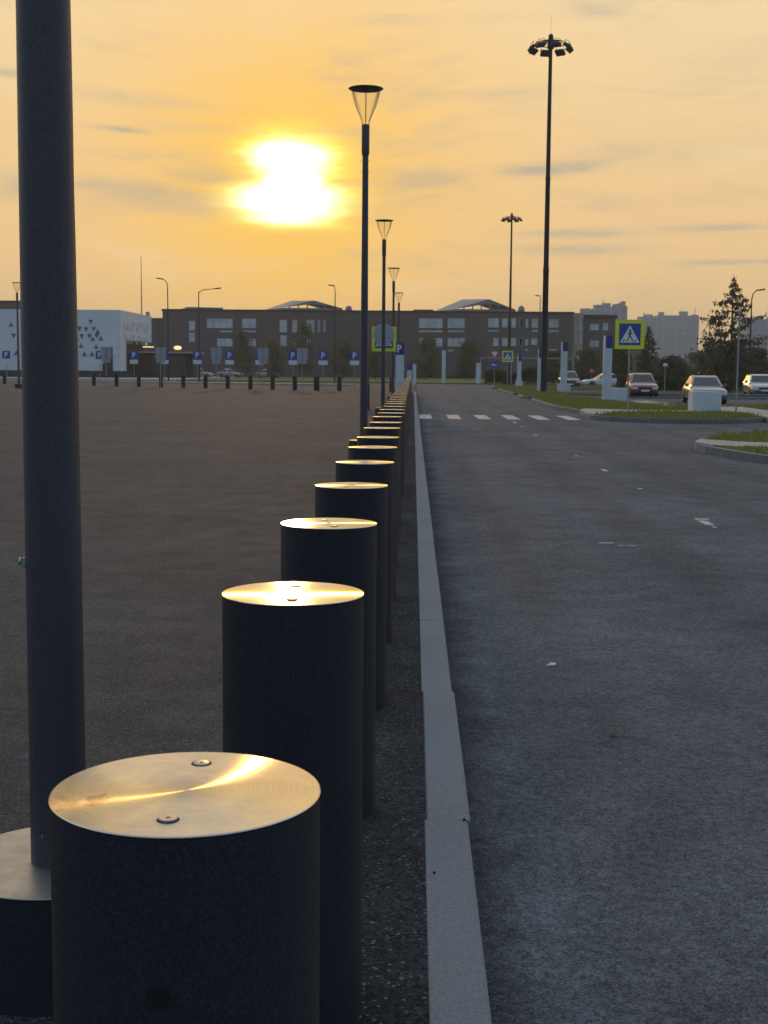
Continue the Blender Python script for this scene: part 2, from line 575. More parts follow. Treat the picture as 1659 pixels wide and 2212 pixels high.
class MB:
    def __init__(s):
        s.v, s.f = [], []

    def add(s, vs, fs):
        o = len(s.v)
        s.v += [tuple(p) for p in vs]
        s.f += [tuple(i + o for i in f) for f in fs]
        return s

    def box(s, c, sz, rz=0, rx=0, ry=0):
        m = Matrix.Rotation(rz, 3, 'Z') @ Matrix.Rotation(rx, 3, 'X') @ Matrix.Rotation(ry, 3, 'Y')
        vs = []
        for dz in (-.5, .5):
            for dx, dy in ((-.5, -.5), (.5, -.5), (.5, .5), (-.5, .5)):
                vs.append(Vector(c) + m @ Vector((dx * sz[0], dy * sz[1], dz * sz[2])))
        return s.add(vs, [(3, 2, 1, 0), (4, 5, 6, 7), (0, 1, 5, 4), (1, 2, 6, 5), (2, 3, 7, 6), (3, 0, 4, 7)])

    def lathe(s, prof, n=32, c=(0, 0, 0), caps=True):
        vs, fs = [], []
        for r, zz in prof:
            for i in range(n):
                a = 2 * math.pi * i / n
                vs.append((c[0] + r * math.cos(a), c[1] + r * math.sin(a), c[2] + zz))
        for k in range(len(prof) - 1):
            for i in range(n):
                j = (i + 1) % n
                fs.append((k * n + i, k * n + j, (k + 1) * n + j, (k + 1) * n + i))
        if caps:
            fs.append(tuple(range(n - 1, -1, -1)))
            fs.append(tuple((len(prof) - 1) * n + i for i in range(n)))
        return s.add(vs, fs)

    def cyl(s, c, r, h, n=24, r2=None):
        return s.lathe([(r, 0), (r if r2 is None else r2, h)], n, c)

    def tube(s, pts, rad, n=8):
        pts = [Vector(p) for p in pts]
        if not hasattr(rad, '__len__'):
            rad = [rad] * len(pts)
        vs, fs = [], []
        up = None
        for k, p in enumerate(pts):
            t = (pts[min(k + 1, len(pts) - 1)] - pts[max(k - 1, 0)]).normalized()
            if up is None:
                up = Vector((1, 0, 0)) if abs(t.x) < .9 else Vector((0, 1, 0))
            a = (up - t * up.dot(t)).normalized()
            up = a
            b = t.cross(a)
            for i in range(n):
                q = 2 * math.pi * i / n
                vs.append(p + (a * math.cos(q) + b * math.sin(q)) * rad[k])
        for k in range(len(pts) - 1):
            for i in range(n):
                j = (i + 1) % n
                fs.append((k * n + i, k * n + j, (k + 1) * n + j, (k + 1) * n + i))
        fs.append(tuple(range(n - 1, -1, -1)))
        fs.append(tuple((len(pts) - 1) * n + i for i in range(n)))
        return s.add(vs, fs)

    def prism(s, poly, z0, z1):
        n = len(poly)
        area = sum(poly[i][0] * poly[(i + 1) % n][1] - poly[(i + 1) % n][0] * poly[i][1] for i in range(n))
        if area < 0:
            poly = poly[::-1]
        vs = [(p[0], p[1], z0) for p in poly] + [(p[0], p[1], z1) for p in poly]
        fs = [tuple(range(n - 1, -1, -1)), tuple(range(n, 2 * n))]
        fs += [(i, (i + 1) % n, (i + 1) % n + n, i + n) for i in range(n)]
        return s.add(vs, fs)

    def plate(s, poly, y0, y1):
        """polygon in XZ seen from -Y, with thickness along Y (y0 front)"""
        n = len(poly)
        area = sum(poly[i][0] * poly[(i + 1) % n][1] - poly[(i + 1) % n][0] * poly[i][1] for i in range(n))
        if area < 0:
            poly = poly[::-1]
        vs = [(p[0], y0, p[1]) for p in poly] + [(p[0], y1, p[1]) for p in poly]
        fs = [tuple(range(n)), tuple(range(2 * n - 1, n - 1, -1))]
        fs += [((i + 1) % n, i, i + n, (i + 1) % n + n) for i in range(n)]
        return s.add(vs, fs)

    def build(s, name, material, parent=None, loc=(0, 0, 0), rz=0, sharp=38, flat=False):
        me = bpy.data.meshes.new(name)
        me.from_pydata(s.v, [], s.f)
        me.materials.append(M[material])
        if not flat:
            me.shade_smooth()
            me.set_sharp_from_angle(angle=R(sharp))
        o = bpy.data.objects.new(name, me)
        COL.objects.link(o)
        o.location = loc
        o.rotation_euler = (0, 0, rz)
        if parent:
            o.parent = parent
        return o


def tag(o, label=None, cat=None, group=None, kind=None):
    for k, v in (('label', label), ('category', cat), ('group', group), ('kind', kind)):
        if v:
            o[k] = v
    return o


def thing(name, label, cat, loc=(0, 0, 0), rz=0, group=None):
    o = bpy.data.objects.new(name, None)
    COL.objects.link(o)
    o.location = loc
    o.rotation_euler = (0, 0, rz)
    o.empty_display_size = .2
    return tag(o, label, cat, group)


def dup(root, loc, label, rz=None, group=None):
    def rec(o, par):
        c = o.copy()
        COL.objects.link(c)
        if par:
            c.parent = par
        for ch in list(o.children):
            rec(ch, c)
        return c
    r = rec(root, None)
    r.location = loc
    if rz is not None:
        r.rotation_euler = (0, 0, rz)
    r['label'] = label
    if group:
        r['group'] = group
    return r


def quads(name, material, cen, size, parent=None, loc=(0, 0, 0), aspect=1.0, nrm=None, droop=0.0):
    """many leaf-sized faces"""
    n = len(cen)
    a = rng.normal(size=(n, 3))
    a /= np.linalg.norm(a, axis=1)[:, None]
    b = rng.normal(size=(n, 3))
    b -= a * (a * b).sum(1)[:, None]
    b /= np.linalg.norm(b, axis=1)[:, None]
    if droop:
        a = a * (1 - droop) + np.array([0, 0, -1.0]) * droop
    sz = size * rng.uniform(.6, 1.3, size=(n, 1))
    a = a * sz * aspect
    b = b * sz
    v = np.stack([cen - a, cen - b * .6, cen + a, cen + b * .6], 1).reshape(-1, 3)
    me = bpy.data.meshes.new(name)
    me.vertices.add(4 * n)
    me.vertices.foreach_set('co', v.astype(np.float32).ravel())
    me.loops.add(4 * n)
    me.loops.foreach_set('vertex_index', np.arange(4 * n, dtype=np.int32))
    me.polygons.add(n)
    me.polygons.foreach_set('loop_start', np.arange(0, 4 * n, 4, dtype=np.int32))
    me.polygons.foreach_set('loop_total', np.full(n, 4, dtype=np.int32))
    me.update(calc_edges=True)
    me.validate()
    me.materials.append(M[material])
    o = bpy.data.objects.new(name, me)
    COL.objects.link(o)
    o.location = loc
    if parent:
        o.parent = parent
    return o


def sheet(name, poly, z, material, kind='structure'):
    n = len(poly)
    area = sum(poly[i][0] * poly[(i + 1) % n][1] - poly[(i + 1) % n][0] * poly[i][1] for i in range(n))
    if area < 0:
        poly = poly[::-1]
    o = MB().add([(p[0], p[1], z) for p in poly], [tuple(range(n))]).build(name, material, flat=True)
    return tag(o, kind=kind)


# ------------------------------------------------------------------ ground
ZR = -.10                                             # road level; the lot is at 0
sheet('ground', [(-2500, -40), (2500, -40), (2500, 3500), (-2500, 3500)], -.14, 'soil')
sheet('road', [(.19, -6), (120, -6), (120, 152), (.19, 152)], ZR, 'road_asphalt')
# the lot, raised to the kerb; its far edge runs obliquely
lotfar = [G(-60, 824), G(203, 826), G(780, 836)]
lot = [(.062, -6), (.062, lotfar[2].y - 1), (lotfar[2].x, lotfar[2].y), (lotfar[1].x, lotfar[1].y), (-90, lotfar[1].y + 30), (-90, -6)]
tag(MB().prism(lot, -.12, 0).build('parking_lot', 'lot_asphalt', flat=True), kind='structure')
sheet('kerb_shade_strip', [(-.265, 1.0), (.058, 1.0), (.058, 90), (-.265, 90)], .004, 'shaded_asphalt')  # dark sheet painting the shadow between bollard row and kerb
# cross road behind the lot, then pavement and lawn in front of the buildings
sheet('cross_road', [(-200, 96), (.1, 96), (.1, 152), (120, 152), (120, 172), (-200, 172)], -.104, 'lot_asphalt')
pv = [G(-80, 823, .02), G(203, 824.5, .02), G(760, 832, .02)]
tag(MB().prism([(pv[0].x, pv[0].y), (pv[1].x, pv[1].y), (pv[2].x, pv[2].y), (pv[2].x, pv[2].y + 3), (pv[1].x, pv[1].y + 4), (pv[0].x, pv[0].y + 4)], -.13, .10)
    .build('pavement', 'paving', flat=True), kind='structure')
tag(MB().prism([(-30, 168), (.5, 160), (1.2, 156), (60, 154), (120, 154), (120, 246), (-30, 246)], -.13, .03).build('lawn', 'turf', flat=True), kind='structure')
tag(MB().prism([(-160, 172), (-31, 172), (-31, 246), (-160, 246)], -.13, .0).build('plaza', 'paving', flat=True), kind='structure')

# kerb stones
kb = MB()
y = -4.0
k = 0
rk = random.Random(3)
joints = [G(930, 1496).y, G(940, 1775).y]
j0 = joints[0]
ST = joints[0] - joints[1]
y = j0 - 10 * ST
while y < 92:
    dx = rk.uniform(-.0015, .0015)
    dz = rk.uniform(-.0012, .0012)
    near_shift = abs(y - (j0 - ST)) < .01
    if near_shift:
        dx += .010
    x0, x1, zt = .047 + dx, .195 + dx, .006 + dz
    a, b = y + .0015, y + ST - .0015
    c = .008
    prof = [(x0, -.13), (x0, zt - c), (x0 + c, zt), (x1 - c, zt), (x1, zt - c), (x1, -.13)]
    vs = [(px, a, pz) for px, pz in prof] + [(px, b, pz) for px, pz in prof]
    n = 6
    kb.add(vs, [tuple(range(n)), tuple(range(2 * n - 1, n - 1, -1))] + [((i + 1) % n, i, i + n, (i + 1) % n + n) for i in range(n)])
    y += ST
tag(kb.build('kerb', 'kerb_stone', flat=True), kind='structure')

def slab(name, poly, z1, material):
    return tag(MB().prism([(p[0], p[1]) for p in poly], -.135, z1).build(name, material, flat=True), kind='structure')


def inset(poly, d):
    """shrink a polygon by d (miter offset)"""
    n = len(poly)
    pts = [Vector((p[0], p[1])) for p in poly]
    area = sum(pts[i].x * pts[(i + 1) % n].y - pts[(i + 1) % n].x * pts[i].y for i in range(n))
    sgn = 1 if area > 0 else -1
    out = []
    for i in range(n):
        a, b, c_ = pts[i - 1], pts[i], pts[(i + 1) % n]
        e1, e2 = (b - a).normalized(), (c_ - b).normalized()
        n1, n2 = Vector((-e1.y, e1.x)) * sgn, Vector((-e2.y, e2.x)) * sgn
        mm = (n1 + n2)
        mm = mm.normalized() / max(.4, mm.normalized().dot(n1))
        out.append(b + mm * d)
    return out


GRASS = []


def island(poly, walk=None, zk=.045, zg=.03):
    slab('island_kerb', poly, zk, 'island_kerb')
    gp = inset(poly, .16)
    slab('island_turf', gp, zk + .012, 'turf')
    GRASS.append((gp, zk + .012))


z_i = .045
near = [G(p, q, z_i) for p, q in ((1502, 957), (1506, 950), (1525, 944), (1560, 939), (1605, 936), (1659, 934))]
near_f = [G(p, q, z_i) for p, q in ((1659, 985), (1610, 978), (1560, 970), (1525, 964))]
isl1 = near + [Vector((30, near[-1].y + 2, 0)), Vector((30, near_f[0].y - 4, 0)), Vector((9, near_f[0].y - 2.4, 0))] + near_f
island(isl1)
wk1 = [G(p, q, z_i) for p, q in ((1500, 957), (1512, 951), (1600, 957), (1659, 959), (1800, 962), (1800, 974), (1659, 968), (1590, 967), (1540, 964))]
slab('walkway', wk1, z_i + .030, 'paving')

f2 = [G(p, q, z_i) for p, q in ((1254, 886), (1258, 892), (1275, 897), (1310, 900), (1400, 904), (1520, 906), (1600, 905), (1659, 902))]
isl2 = f2 + [Vector((40, f2[-1].y, 0)), Vector((40, 57.5, 0)), Vector((10.2, 58.5, 0)), Vector((9.9, 66, 0)), Vector((9.5, 72, 0)), Vector((6.6, 73, 0)), Vector((6.2, 70, 0)), Vector((5.9, 56, 0))]
island(isl2)
wk2 = [G(p, q, z_i) for p, q in ((1253, 887), (1262, 884), (1330, 886), (1420, 888), (1490, 888), (1553, 886), (1556, 880), (1600, 880), (1659, 888), (1760, 897), (1760, 915), (1659, 903), (1636, 900), (1600, 893), (1553, 890), (1490, 891.5), (1400, 891.5), (1330, 891), (1300, 896), (1285, 896), (1268, 894))]
slab('walkway', wk2, z_i + .031, 'paving')
isl3 = [(6.2, 76.5), (6.5, 75.6), (9.2, 75.2), (9.8, 76), (9.8, 83), (6.6, 84)]
island(isl3)
isl4 = [(6.6, 88), (9.9, 87), (24, 87.5), (24, 90), (10.5, 91), (10.5, 108), (7.0, 110), (6.7, 104)]
island(isl4)
isl5 = [(7, 118), (11, 117), (40, 118), (40, 132), (8, 134)]
island(isl5)
pk = [G(p, q, z_i) for p, q in ((1362, 866.5), (1402, 867), (1440, 872), (1462, 877), (1435, 879), (1395, 874))]
slab('walkway', pk, z_i + .032, 'paving')
slab('parking_kerb', [(11.5, 80), (60, 80), (60, 80.5), (11.5, 80.5)], .0, 'island_kerb')
slab('parking_kerb', [(11.5, 112), (60, 112), (60, 113), (11.5, 113)], .0, 'island_kerb')

# grass blades on the islands
vs = []
for gp, zz in GRASS:
    xs = [p.x for p in gp]
    ys = [p.y for p in gp]
    A = np.array([(p.x, p.y) for p in gp])
    x0, x1, y0, y1 = min(xs), min(max(xs), 22), min(ys), max(ys)
    n = int((x1 - x0) * (y1 - y0) * (90 if y1 < 75 else 40))
    q = np.stack([rng.uniform(x0, x1, n), rng.uniform(y0, y1, n)], 1)
    inside = np.zeros(n, bool)
    for i in range(len(A)):
        a, b = A[i - 1], A[i]
        cnd = (a[1] > q[:, 1]) != (b[1] > q[:, 1])
        with np.errstate(divide='ignore', invalid='ignore'):
            inside ^= cnd & (q[:, 0] < (b[0] - a[0]) * (q[:, 1] - a[1]) / (b[1] - a[1]) + a[0])
    for wp in (wk1, wk2):
        B = np.array([(p.x, p.y) for p in wp])
        ins2 = np.zeros(n, bool)
        for i in range(len(B)):
            a, b = B[i - 1], B[i]
            cnd = (a[1] > q[:, 1]) != (b[1] > q[:, 1])
            with np.errstate(divide='ignore', invalid='ignore'):
                ins2 ^= cnd & (q[:, 0] < (b[0] - a[0]) * (q[:, 1] - a[1]) / (b[1] - a[1]) + a[0])
        inside &= ~ins2
    q = q[inside]
    vs.append(np.column_stack([q, np.full(len(q), zz)]))
gb = np.concatenate(vs)
n = len(gb)
ang = rng.uniform(0, 2 * np.pi, n)
hh = rng.uniform(.04, .13, n) * (1 + .5 * np.sin(gb[:, 0] * 1.3) * np.sin(gb[:, 1] * .9))
ww = .022
t_ = np.stack([np.cos(ang) * ww, np.sin(ang) * ww, np.zeros(n)], 1)
tip = gb + np.stack([rng.normal(0, .03, n), rng.normal(0, .03, n), hh], 1)
v = np.stack([gb - t_, gb + t_, tip], 1).reshape(-1, 3)
me = bpy.data.meshes.new('grass')
me.vertices.add(3 * n)
me.vertices.foreach_set('co', v.astype(np.float32).ravel())
me.loops.add(3 * n)
me.loops.foreach_set('vertex_index', np.arange(3 * n, dtype=np.int32))
me.polygons.add(n)
me.polygons.foreach_set('loop_start', np.arange(0, 3 * n, 3, dtype=np.int32))
me.polygons.foreach_set('loop_total', np.full(n, 3, dtype=np.int32))
me.update(calc_edges=True)
me.materials.append(M['grass_blades'])
go = bpy.data.objects.new('grass', me)
COL.objects.link(go)
tag(go, 'short uneven green grass on the kerbed islands', 'grass', kind='stuff')

# painted markings
zb = MB()
for px in (919, 980, 1041, 1101, 1160, 1221):
    a = G(px, 901, ZR)
    zb.add([(a.x - .21, 43.6, 0), (a.x + .21, 43.6, 0), (a.x + .21, 47.6, 0), (a.x - .21, 47.6, 0)], [(0, 1, 2, 3)])
zb = zb.build('zebra_crossing', 'road_paint', loc=(0, 0, ZR + .004), flat=True)
tag(zb, kind='structure')
dl = MB()
rd = random.Random(5)
for px, py, L, wd in ((1525, 1130, .42, .10), (1516, 1122, .12, .16), (1543, 1139, .10, .05), (1383, 1056, .12, .08), (1306, 1016, .42, .09), (1245, 985, .2, .07), (1157, 940, .55, .08), (1128, 922, .35, .05), (1112, 913, 1.1, .08)):
    a = G(px, py, ZR)
    poly = []
    for i in range(12):
        q = 2 * math.pi * (i + .5) / 12
        cq, sq = math.cos(q), math.sin(q)
        sc_ = 1 / max(abs(cq), abs(sq))
        poly.append((a.x + cq * sc_ * wd * rd.uniform(.85, 1.05) * .5, a.y + sq * sc_ * L * rd.uniform(.9, 1.05) * .5, 0))
    dl.add(poly, [tuple(range(12))])
tag(dl.build('lane_line', 'road_paint', loc=(0, 0, ZR + .004), flat=True), kind='structure')
wl = MB()
for px, py, L, wd in ((917, 918, .1, .34), (925, 930, .1, .5), (917, 943, .1, .32), (925, 951, .08, .42), (1310, 1174, .09, .14), (1355, 1180, .07, .16)):
    a = G(px, py, ZR)
    wl.add([(a.x - wd / 2, a.y - L / 2, 0), (a.x + wd / 2, a.y - L / 3, 0), (a.x + wd / 2.3, a.y + L / 2, 0), (a.x - wd / 2.1, a.y + L / 2.4, 0)], [(0, 1, 2, 3)])
tag(wl.build('worn_marking', 'worn_paint', loc=(0, 0, ZR + .005), flat=True), kind='structure')

# ------------------------------------------------------------------ bollards
BR, BHT = .16, .984
BX, BY0, BSP = -.2653, 1.5316, 1.4103


def bollard_root(loc, label, group, capm='brushed_cap', detail=True, screws=None):
    t = thing('bollard', label, 'bollard', loc, 0, group)
    (sxf, syf), (sxr, syr) = [(q.x - loc[0], q.y - loc[1]) for q in (G(*screws[0], BHT), G(*screws[1], BHT))]
    n = 96 if detail else 40
    MB().lathe([(BR - .001, 0), (BR - .001, BHT - .0042), (BR - .004, BHT - .0028)], n).build('body', 'bollard_paint', t)
    MB().lathe([(BR - .005, BHT - .0026), (BR - .0006, BHT - .0022), (BR, BHT - .0012), (BR - .0012, BHT)], n).build('cap', capm, t)
    s1 = MB().lathe([(.0105, 0), (.0105, .0022), (.0098, .0028), (.0030, .0028), (.0026, .0006)], 24).build('screw', 'steel', t, (sxf, syf, BHT))
    s2 = MB().lathe([(.0105, 0), (.0105, .0010), (.0095, .0014), (.0030, .0014), (.0026, .0004)], 24).build('screw', 'steel', t, (sxr, syr, BHT))
    for s_ in (s1, s2):
        MB().lathe([(.0132, 0), (.0128, .0005), (.0104, .0006)], 24).build('gasket', 'rubber_gap', s_)
    return t


ordw = ['nearest and largest bollard, brown drip stain on its brushed metal cap',
        'second bollard behind the stained one, straight golden streak across its cap',
        'third bollard from the stained one, cap blazing white at its left end',
        'fourth bollard from the stained one along the kerb',
        'fifth bollard from the stained one along the kerb',
        'sixth bollard from the stained one, just before the low drum of the second lamp',
        'seventh bollard, its cap touching the foot of the second lamp post',
        'eighth bollard from the stained one, right of the second lamp post']
nums = ['ninth', 'tenth', 'eleventh', 'twelfth', 'thirteenth', 'fourteenth', 'fifteenth', 'sixteenth', 'seventeenth', 'eighteenth', 'nineteenth', 'twentieth']
BG = 'dark bollards in the row along the kerb'
b1 = bollard_root((BX, BY0, 0), ordw[0], BG, 'brushed_cap_stained', screws=((363, 1771), (435, 1649)))
hole = MB().lathe([(.011, 0), (.011, .003), (.006, .0032)], 24).build('drain_hole', 'rubber_gap', b1)
hd = P(345, 2145, BY0 - .15)
hole.rotation_euler = (R(90), 0, math.atan2(hd.x - BX, BR))
hole.location = (hd.x - BX, -math.sqrt(BR ** 2 - (hd.x - BX) ** 2) + .0005, hd.z)
b2 = bollard_root((BX, BY0 + BSP, 0), ordw[1], BG, screws=((631, 1295.6), (639, 1266.5)))
print('SCREWS', [tuple(c.location) for b in (b1, b2) for c in b.children if c.name.startswith('screw')])
i = 2
while BY0 + BSP * i < 88:
    if i < 8:
        lb = ordw[i]
    elif i < 20:
        lb = nums[i - 8] + ' bollard from the stained one, thin pale ellipse for a cap'
    elif i < 30:
        lb = 'small bollard in the crowded middle of the row, caps overlapping'
    else:
        lb = 'tiny bollard at the far end of the row where the caps merge'
    off = {2: -.009, 3: 0, 4: .008, 5: .008, 6: .005, 7: 0}.get(i, rng.normal(0, .005))
    dup(b2, (BX + off, BY0 + BSP * i, rng.normal(0, .004)), lb, rz=rng.normal(0, .35))
    i += 1
# a far row runs obliquely across the lot
bf = None
fr_x = [10, 59, 155, 203, 252, 300, 348, 396, 444, 492, 541, 589, 637, 684, 733, 792, 846]
FG = 'bollards in the row across the far side of the lot'
A0, A1 = G(203, 833.5), G(733, 844.5)
where = ['leftmost far bollard, in front of the white wall with a parking sign', 'far bollard hidden beside the thick near pole',
         'far bollard just right of the thick near pole', 'far bollard before the white building, under its triangle windows',
         'far bollard standing at the right corner of the white building', 'far bollard below the parking sign at the dark entrance',
         'far bollard in front of the grey sign backs near the lit lamp', 'far bollard left of the parked car with a bright roof',
         'far bollard in front of the longest bright car roof', 'far bollard below the fourth parking sign from the pole',
         'far bollard between two bright car roofs', 'far bollard in front of the rightmost bright car roof',
         'far bollard left of the kerb shadow, under a parking sign', 'far bollard with a wider base than its neighbours',
         'far bollard left of the second lamp post', 'far bollard peeping out right of the second lamp post', 'far bollard right beside the third lamp post']
for j, px in enumerate(fr_x):
    tt = (px - 203) / 530
    # intersect the view bearing with the row's straight line
    d = ray(px, 840)
    den = d.x * (A1.y - A0.y) - d.y * (A1.x - A0.x)
    tq = (A0.x * (A1.y - A0.y) - A0.y * (A1.x - A0.x)) / den
    loc = (d.x * tq, d.y * tq, 0)
    if bf is None:
        bf = dup(b2, loc, where[j], group=FG)
    else:
        q = dup(bf, loc, where[j], group=FG)
        if j == 13:
            q.scale = (1.3, 1.3, 1)
q = G(789, 886)
dup(b2, q, 'lone bollard out in the lot, half hidden by the second lamp post', group='bollards standing apart in the lot')

# ------------------------------------------------------------------ lamp posts
LH = 6.17


def lamp(loc, label, group='post lamps with flared glass bowls'):
    t = thing('lamp_post', label, 'street lamp', loc, 0, group)
    d = MB().lathe([(.255, 0), (.255, .274), (.252, .276)], 72).build('base_drum', 'bollard_paint', t)
    MB().lathe([(.250, .2765), (.2555, .2775), (.256, .2795), (.2545, .281)], 72).build('drum_cap', 'drum_steel', t)
    MB().lathe([(.0675, .279), (.065, 1.6), (.056, 3.4), (.050, LH - 1.08)], 48).build('pole', 'pole_paint', t)
    for hz, a in ((.36, -1.9), (LH - 1.2, 0), (LH - 1.2, math.pi), (LH - 1.38, 0.1), (LH - 1.38, math.pi + .1)):
        rr = .066 if hz < 1 else .049
        b = MB().tube([(math.cos(a) * rr * .8, math.sin(a) * rr * .8, hz), (math.cos(a) * (rr + (.035 if hz > 1 else .004)), math.sin(a) * (rr + (.035 if hz > 1 else .004)), hz + (.01 if hz > 1 else 0))], .004, 8).build('bolt', 'steel', t)
    MB().lathe([(.049, LH - 1.12), (.062, LH - 1.09), (.066, LH - 1.04), (.066, LH - .62), (.060, LH - .60)], 40).build('socket', 'pole_paint', t)
    bowl = [(.062, LH - .61), (.066, LH - .55), (.10, LH - .47), (.165, LH - .33), (.215, LH - .20), (.242, LH - .08), (.25, LH - .03)]
    MB().lathe(bowl, 48, caps=False).build('glass_bowl', 'lamp_glass', t)
    for q in range(6):
        a = R(30 + 60 * q)
        MB().tube([(math.cos(a) * (r + .003), math.sin(a) * (r + .003), zz) for r, zz in bowl], .004, 6).build('rib', 'mast_paint', t)
    MB().lathe([(.02, LH - .030), (.275, LH - .026), (.292, LH - .016), (.288, LH - .008), (.20, LH + .004), (.02, LH + .008)], 56).build('canopy', 'pole_paint', t)
    return t


L1 = G(128, 1855, .28)
L1.z = 0
L2 = G(779, 986)
step_ = (L2 - L1)
lm = lamp(L1, 'nearest lamp post, a thick dark pole cut by the top of the picture')
wb = MB().lathe([(.004, 0), (.005, .012), (.010, .014), (.010, .019), (.004, .021)], 16).build('bolt', 'steel', lm)
wq = P(62, 1210, L1.y)
wb.location = (-.058, -.018, wq.z)
wb.rotation_euler = (0, R(-90), 0)
MB().box((-.067, -.022, wq.z - .004), (.014, .006, .024), 0, 0, R(30)).build('clip', 'steel', lm)
lnames = ['second lamp post, tall flared glass bowl right of the sun', 'third lamp post, smaller bowl right of the second',
          'fourth lamp post, bowl above the round sign back', 'fifth lamp post, smallest bowl just above the brick roof']
for j in range(4):
    dup(lm, L1 + step_ * (1 + j) + Vector((rng.normal(0, .03), 0, 0)), lnames[j])
q = P(41, 838, 92)
q.z = 0
ll = dup(lm, q, 'lamp post at the far left beside the white wall, partly behind the near pole')
ll.scale = (1.15, 1.15, 1.18)

# ------------------------------------------------------------------ high masts


def mast(loc, label, Hh=23.45):
    t = thing('floodlight_mast', label, 'light mast', loc, 0, 'tall floodlight masts over the car park')
    prof = [(.30, 0), (.30, .04), (.215, .05), (.205, 4), (.19, 8), (.205, 8.02), (.205, 8.3), (.175, 8.32), (.155, 14), (.17, 14.02), (.17, 14.25), (.145, 14.27), (.125, 20), (.115, Hh - .4)]
    MB().lathe(prof, 24).build('pole', 'mast_paint', t)
    MB().lathe([(.12, Hh - 1.0), (.22, Hh - .95), (.22, Hh - .5), (.16, Hh - .3), (.16, Hh - .1), (.05, Hh)], 20).build('hub', 'mast_paint', t)
    MB().cyl((0, 0, Hh), .006, 1.1, 8).build('lightning_rod', 'mast_paint', t)
    rr = 1.0
    ring = [(math.cos(R(a)) * rr, math.sin(R(a)) * rr, Hh - .62) for a in range(0, 361, 15)]
    rg = MB().tube(ring, .03, 8)
    for a in range(0, 360, 45):
        rg.tube([(math.cos(R(a)) * .1, math.sin(R(a)) * .1, Hh - .45), (math.cos(R(a)) * rr, math.sin(R(a)) * rr, Hh - .62)], .025, 6)
    rg.build('ring', 'mast_paint', t)
    for k_, a in enumerate(range(10, 370, 45)):
        a = R(a)
        ca, sa = math.cos(a), math.sin(a)
        fl = MB().box((0, 0, 0), (.44, .62, .16))
        fl.box((-.05, 0, .10), (.26, .44, .07))
        o = fl.build('floodlight', 'mast_paint', t, (ca * 1.28, sa * 1.28, Hh - .95))
        o.rotation_euler = (0, R(38), a)
        gl = MB().box((0, 0, -.083), (.38, .56, .006)).build('lens', 'dark_glass', o)
        br = MB().tube([(0, -.33, 0), (-.10, -.33, .16), (-.30, -.24, .26), (-.30, .24, .26), (-.10, .33, .16), (0, .33, 0)], .016, 6).build('bracket', 'mast_paint', o)
    return t


m1 = G(1174, 848, .05)
mast(m1, 'tall floodlight mast on the right, crown of lamps high against the sky')
q = P(1099, 835, 189)
q.z = 0
dup(bpy.data.objects['floodlight_mast'], q, 'smaller looking, more distant floodlight mast with its crown left of the tall one')

# ------------------------------------------------------------------ signs


def letter_p(mb, cx, cz, h, yf):
    """a P in strokes"""
    s = h * .17
    wd = h * .56
    x0 = cx - wd / 2
    mb.plate([(x0, cz - h / 2), (x0 + s, cz - h / 2), (x0 + s, cz + h / 2), (x0, cz + h / 2)], yf, yf + .004)
    r = h * .29
    zc_ = cz + h / 2 - r
    xa = x0 + wd - r
    o_, i_ = [], []
    for k_ in range(13):
        a = math.pi / 2 - math.pi * k_ / 12
        o_.append((xa + r * math.cos(a), zc_ + r * math.sin(a)))
        i_.append((xa + (r - s) * math.cos(a), zc_ + (r - s) * math.sin(a)))
    o_ = [(x0 + s, cz + h / 2)] + o_ + [(x0 + s, zc_ - r)]
    i_ = [(x0 + s, cz + h / 2 - s)] + i_ + [(x0 + s, zc_ - r + s)]
    for k_ in range(len(o_) - 1):
        mb.plate([o_[k_], o_[k_ + 1], i_[k_ + 1], i_[k_]], yf, yf + .004)


def rrect(cx, cz, w_, h_, r, n=5):
    pts = []
    for sx, sz, a0 in ((1, 1, 0), (-1, 1, 90), (-1, -1, 180), (1, -1, 270)):
        for k_ in range(n + 1):
            a = R(a0 + 90 * k_ / n)
            pts.append((cx + sx * (w_ / 2 - r) + r * math.cos(a), cz + sz * (h_ / 2 - r) + r * math.sin(a)))
    return pts


def disc(cx, cz, r, n=36):
    return [(cx + r * math.cos(2 * math.pi * i / n), cz + r * math.sin(2 * math.pi * i / n)) for i in range(n)]


def parking_sign(loc, label, zc_=2.55, S=.70):
    t = thing('parking_sign', label, 'parking sign', loc, 0, 'blue parking signs along the far side of the lot')
    MB().cyl((0, .035, 0), .03, zc_ + S / 2 + .02, 12).build('post', 'galv', t)
    pl = MB().plate(rrect(0, zc_, S, S, .05), -.01, .004).build('plate', 'sign_blue', t)
    lp = MB()
    letter_p(lp, 0, zc_, S * .70, -.0145)
    lp.build('letter', 'sign_white', pl)
    MB().plate(rrect(0, zc_ - S / 2 - .20, S, .34, .03), -.01, .004).build('lower_plate', 'sign_white', t)
    return t


def sign_back(loc, label, W_=.72):
    t = thing('sign_back', label, 'sign', loc, 0, 'grey backs of signs turned away')
    MB().cyl((0, -.035, 0), .03, 3.0, 12).build('post', 'galv', t)
    p1 = MB().plate(rrect(0, 2.62, W_ * 1.1, .86, .05), .0, .014).build('plate', 'sign_grey', t)
    MB().box((0, -.006, 2.80), (W_ * .9, .010, .03)).box((0, -.006, 2.42), (W_ * .9, .010, .03)).build('rail', 'galv', p1)
    MB().plate(rrect(0, 2.02, W_ * .9, .30, .03), .0, .014).build('lower_plate', 'sign_grey', t)
    return t


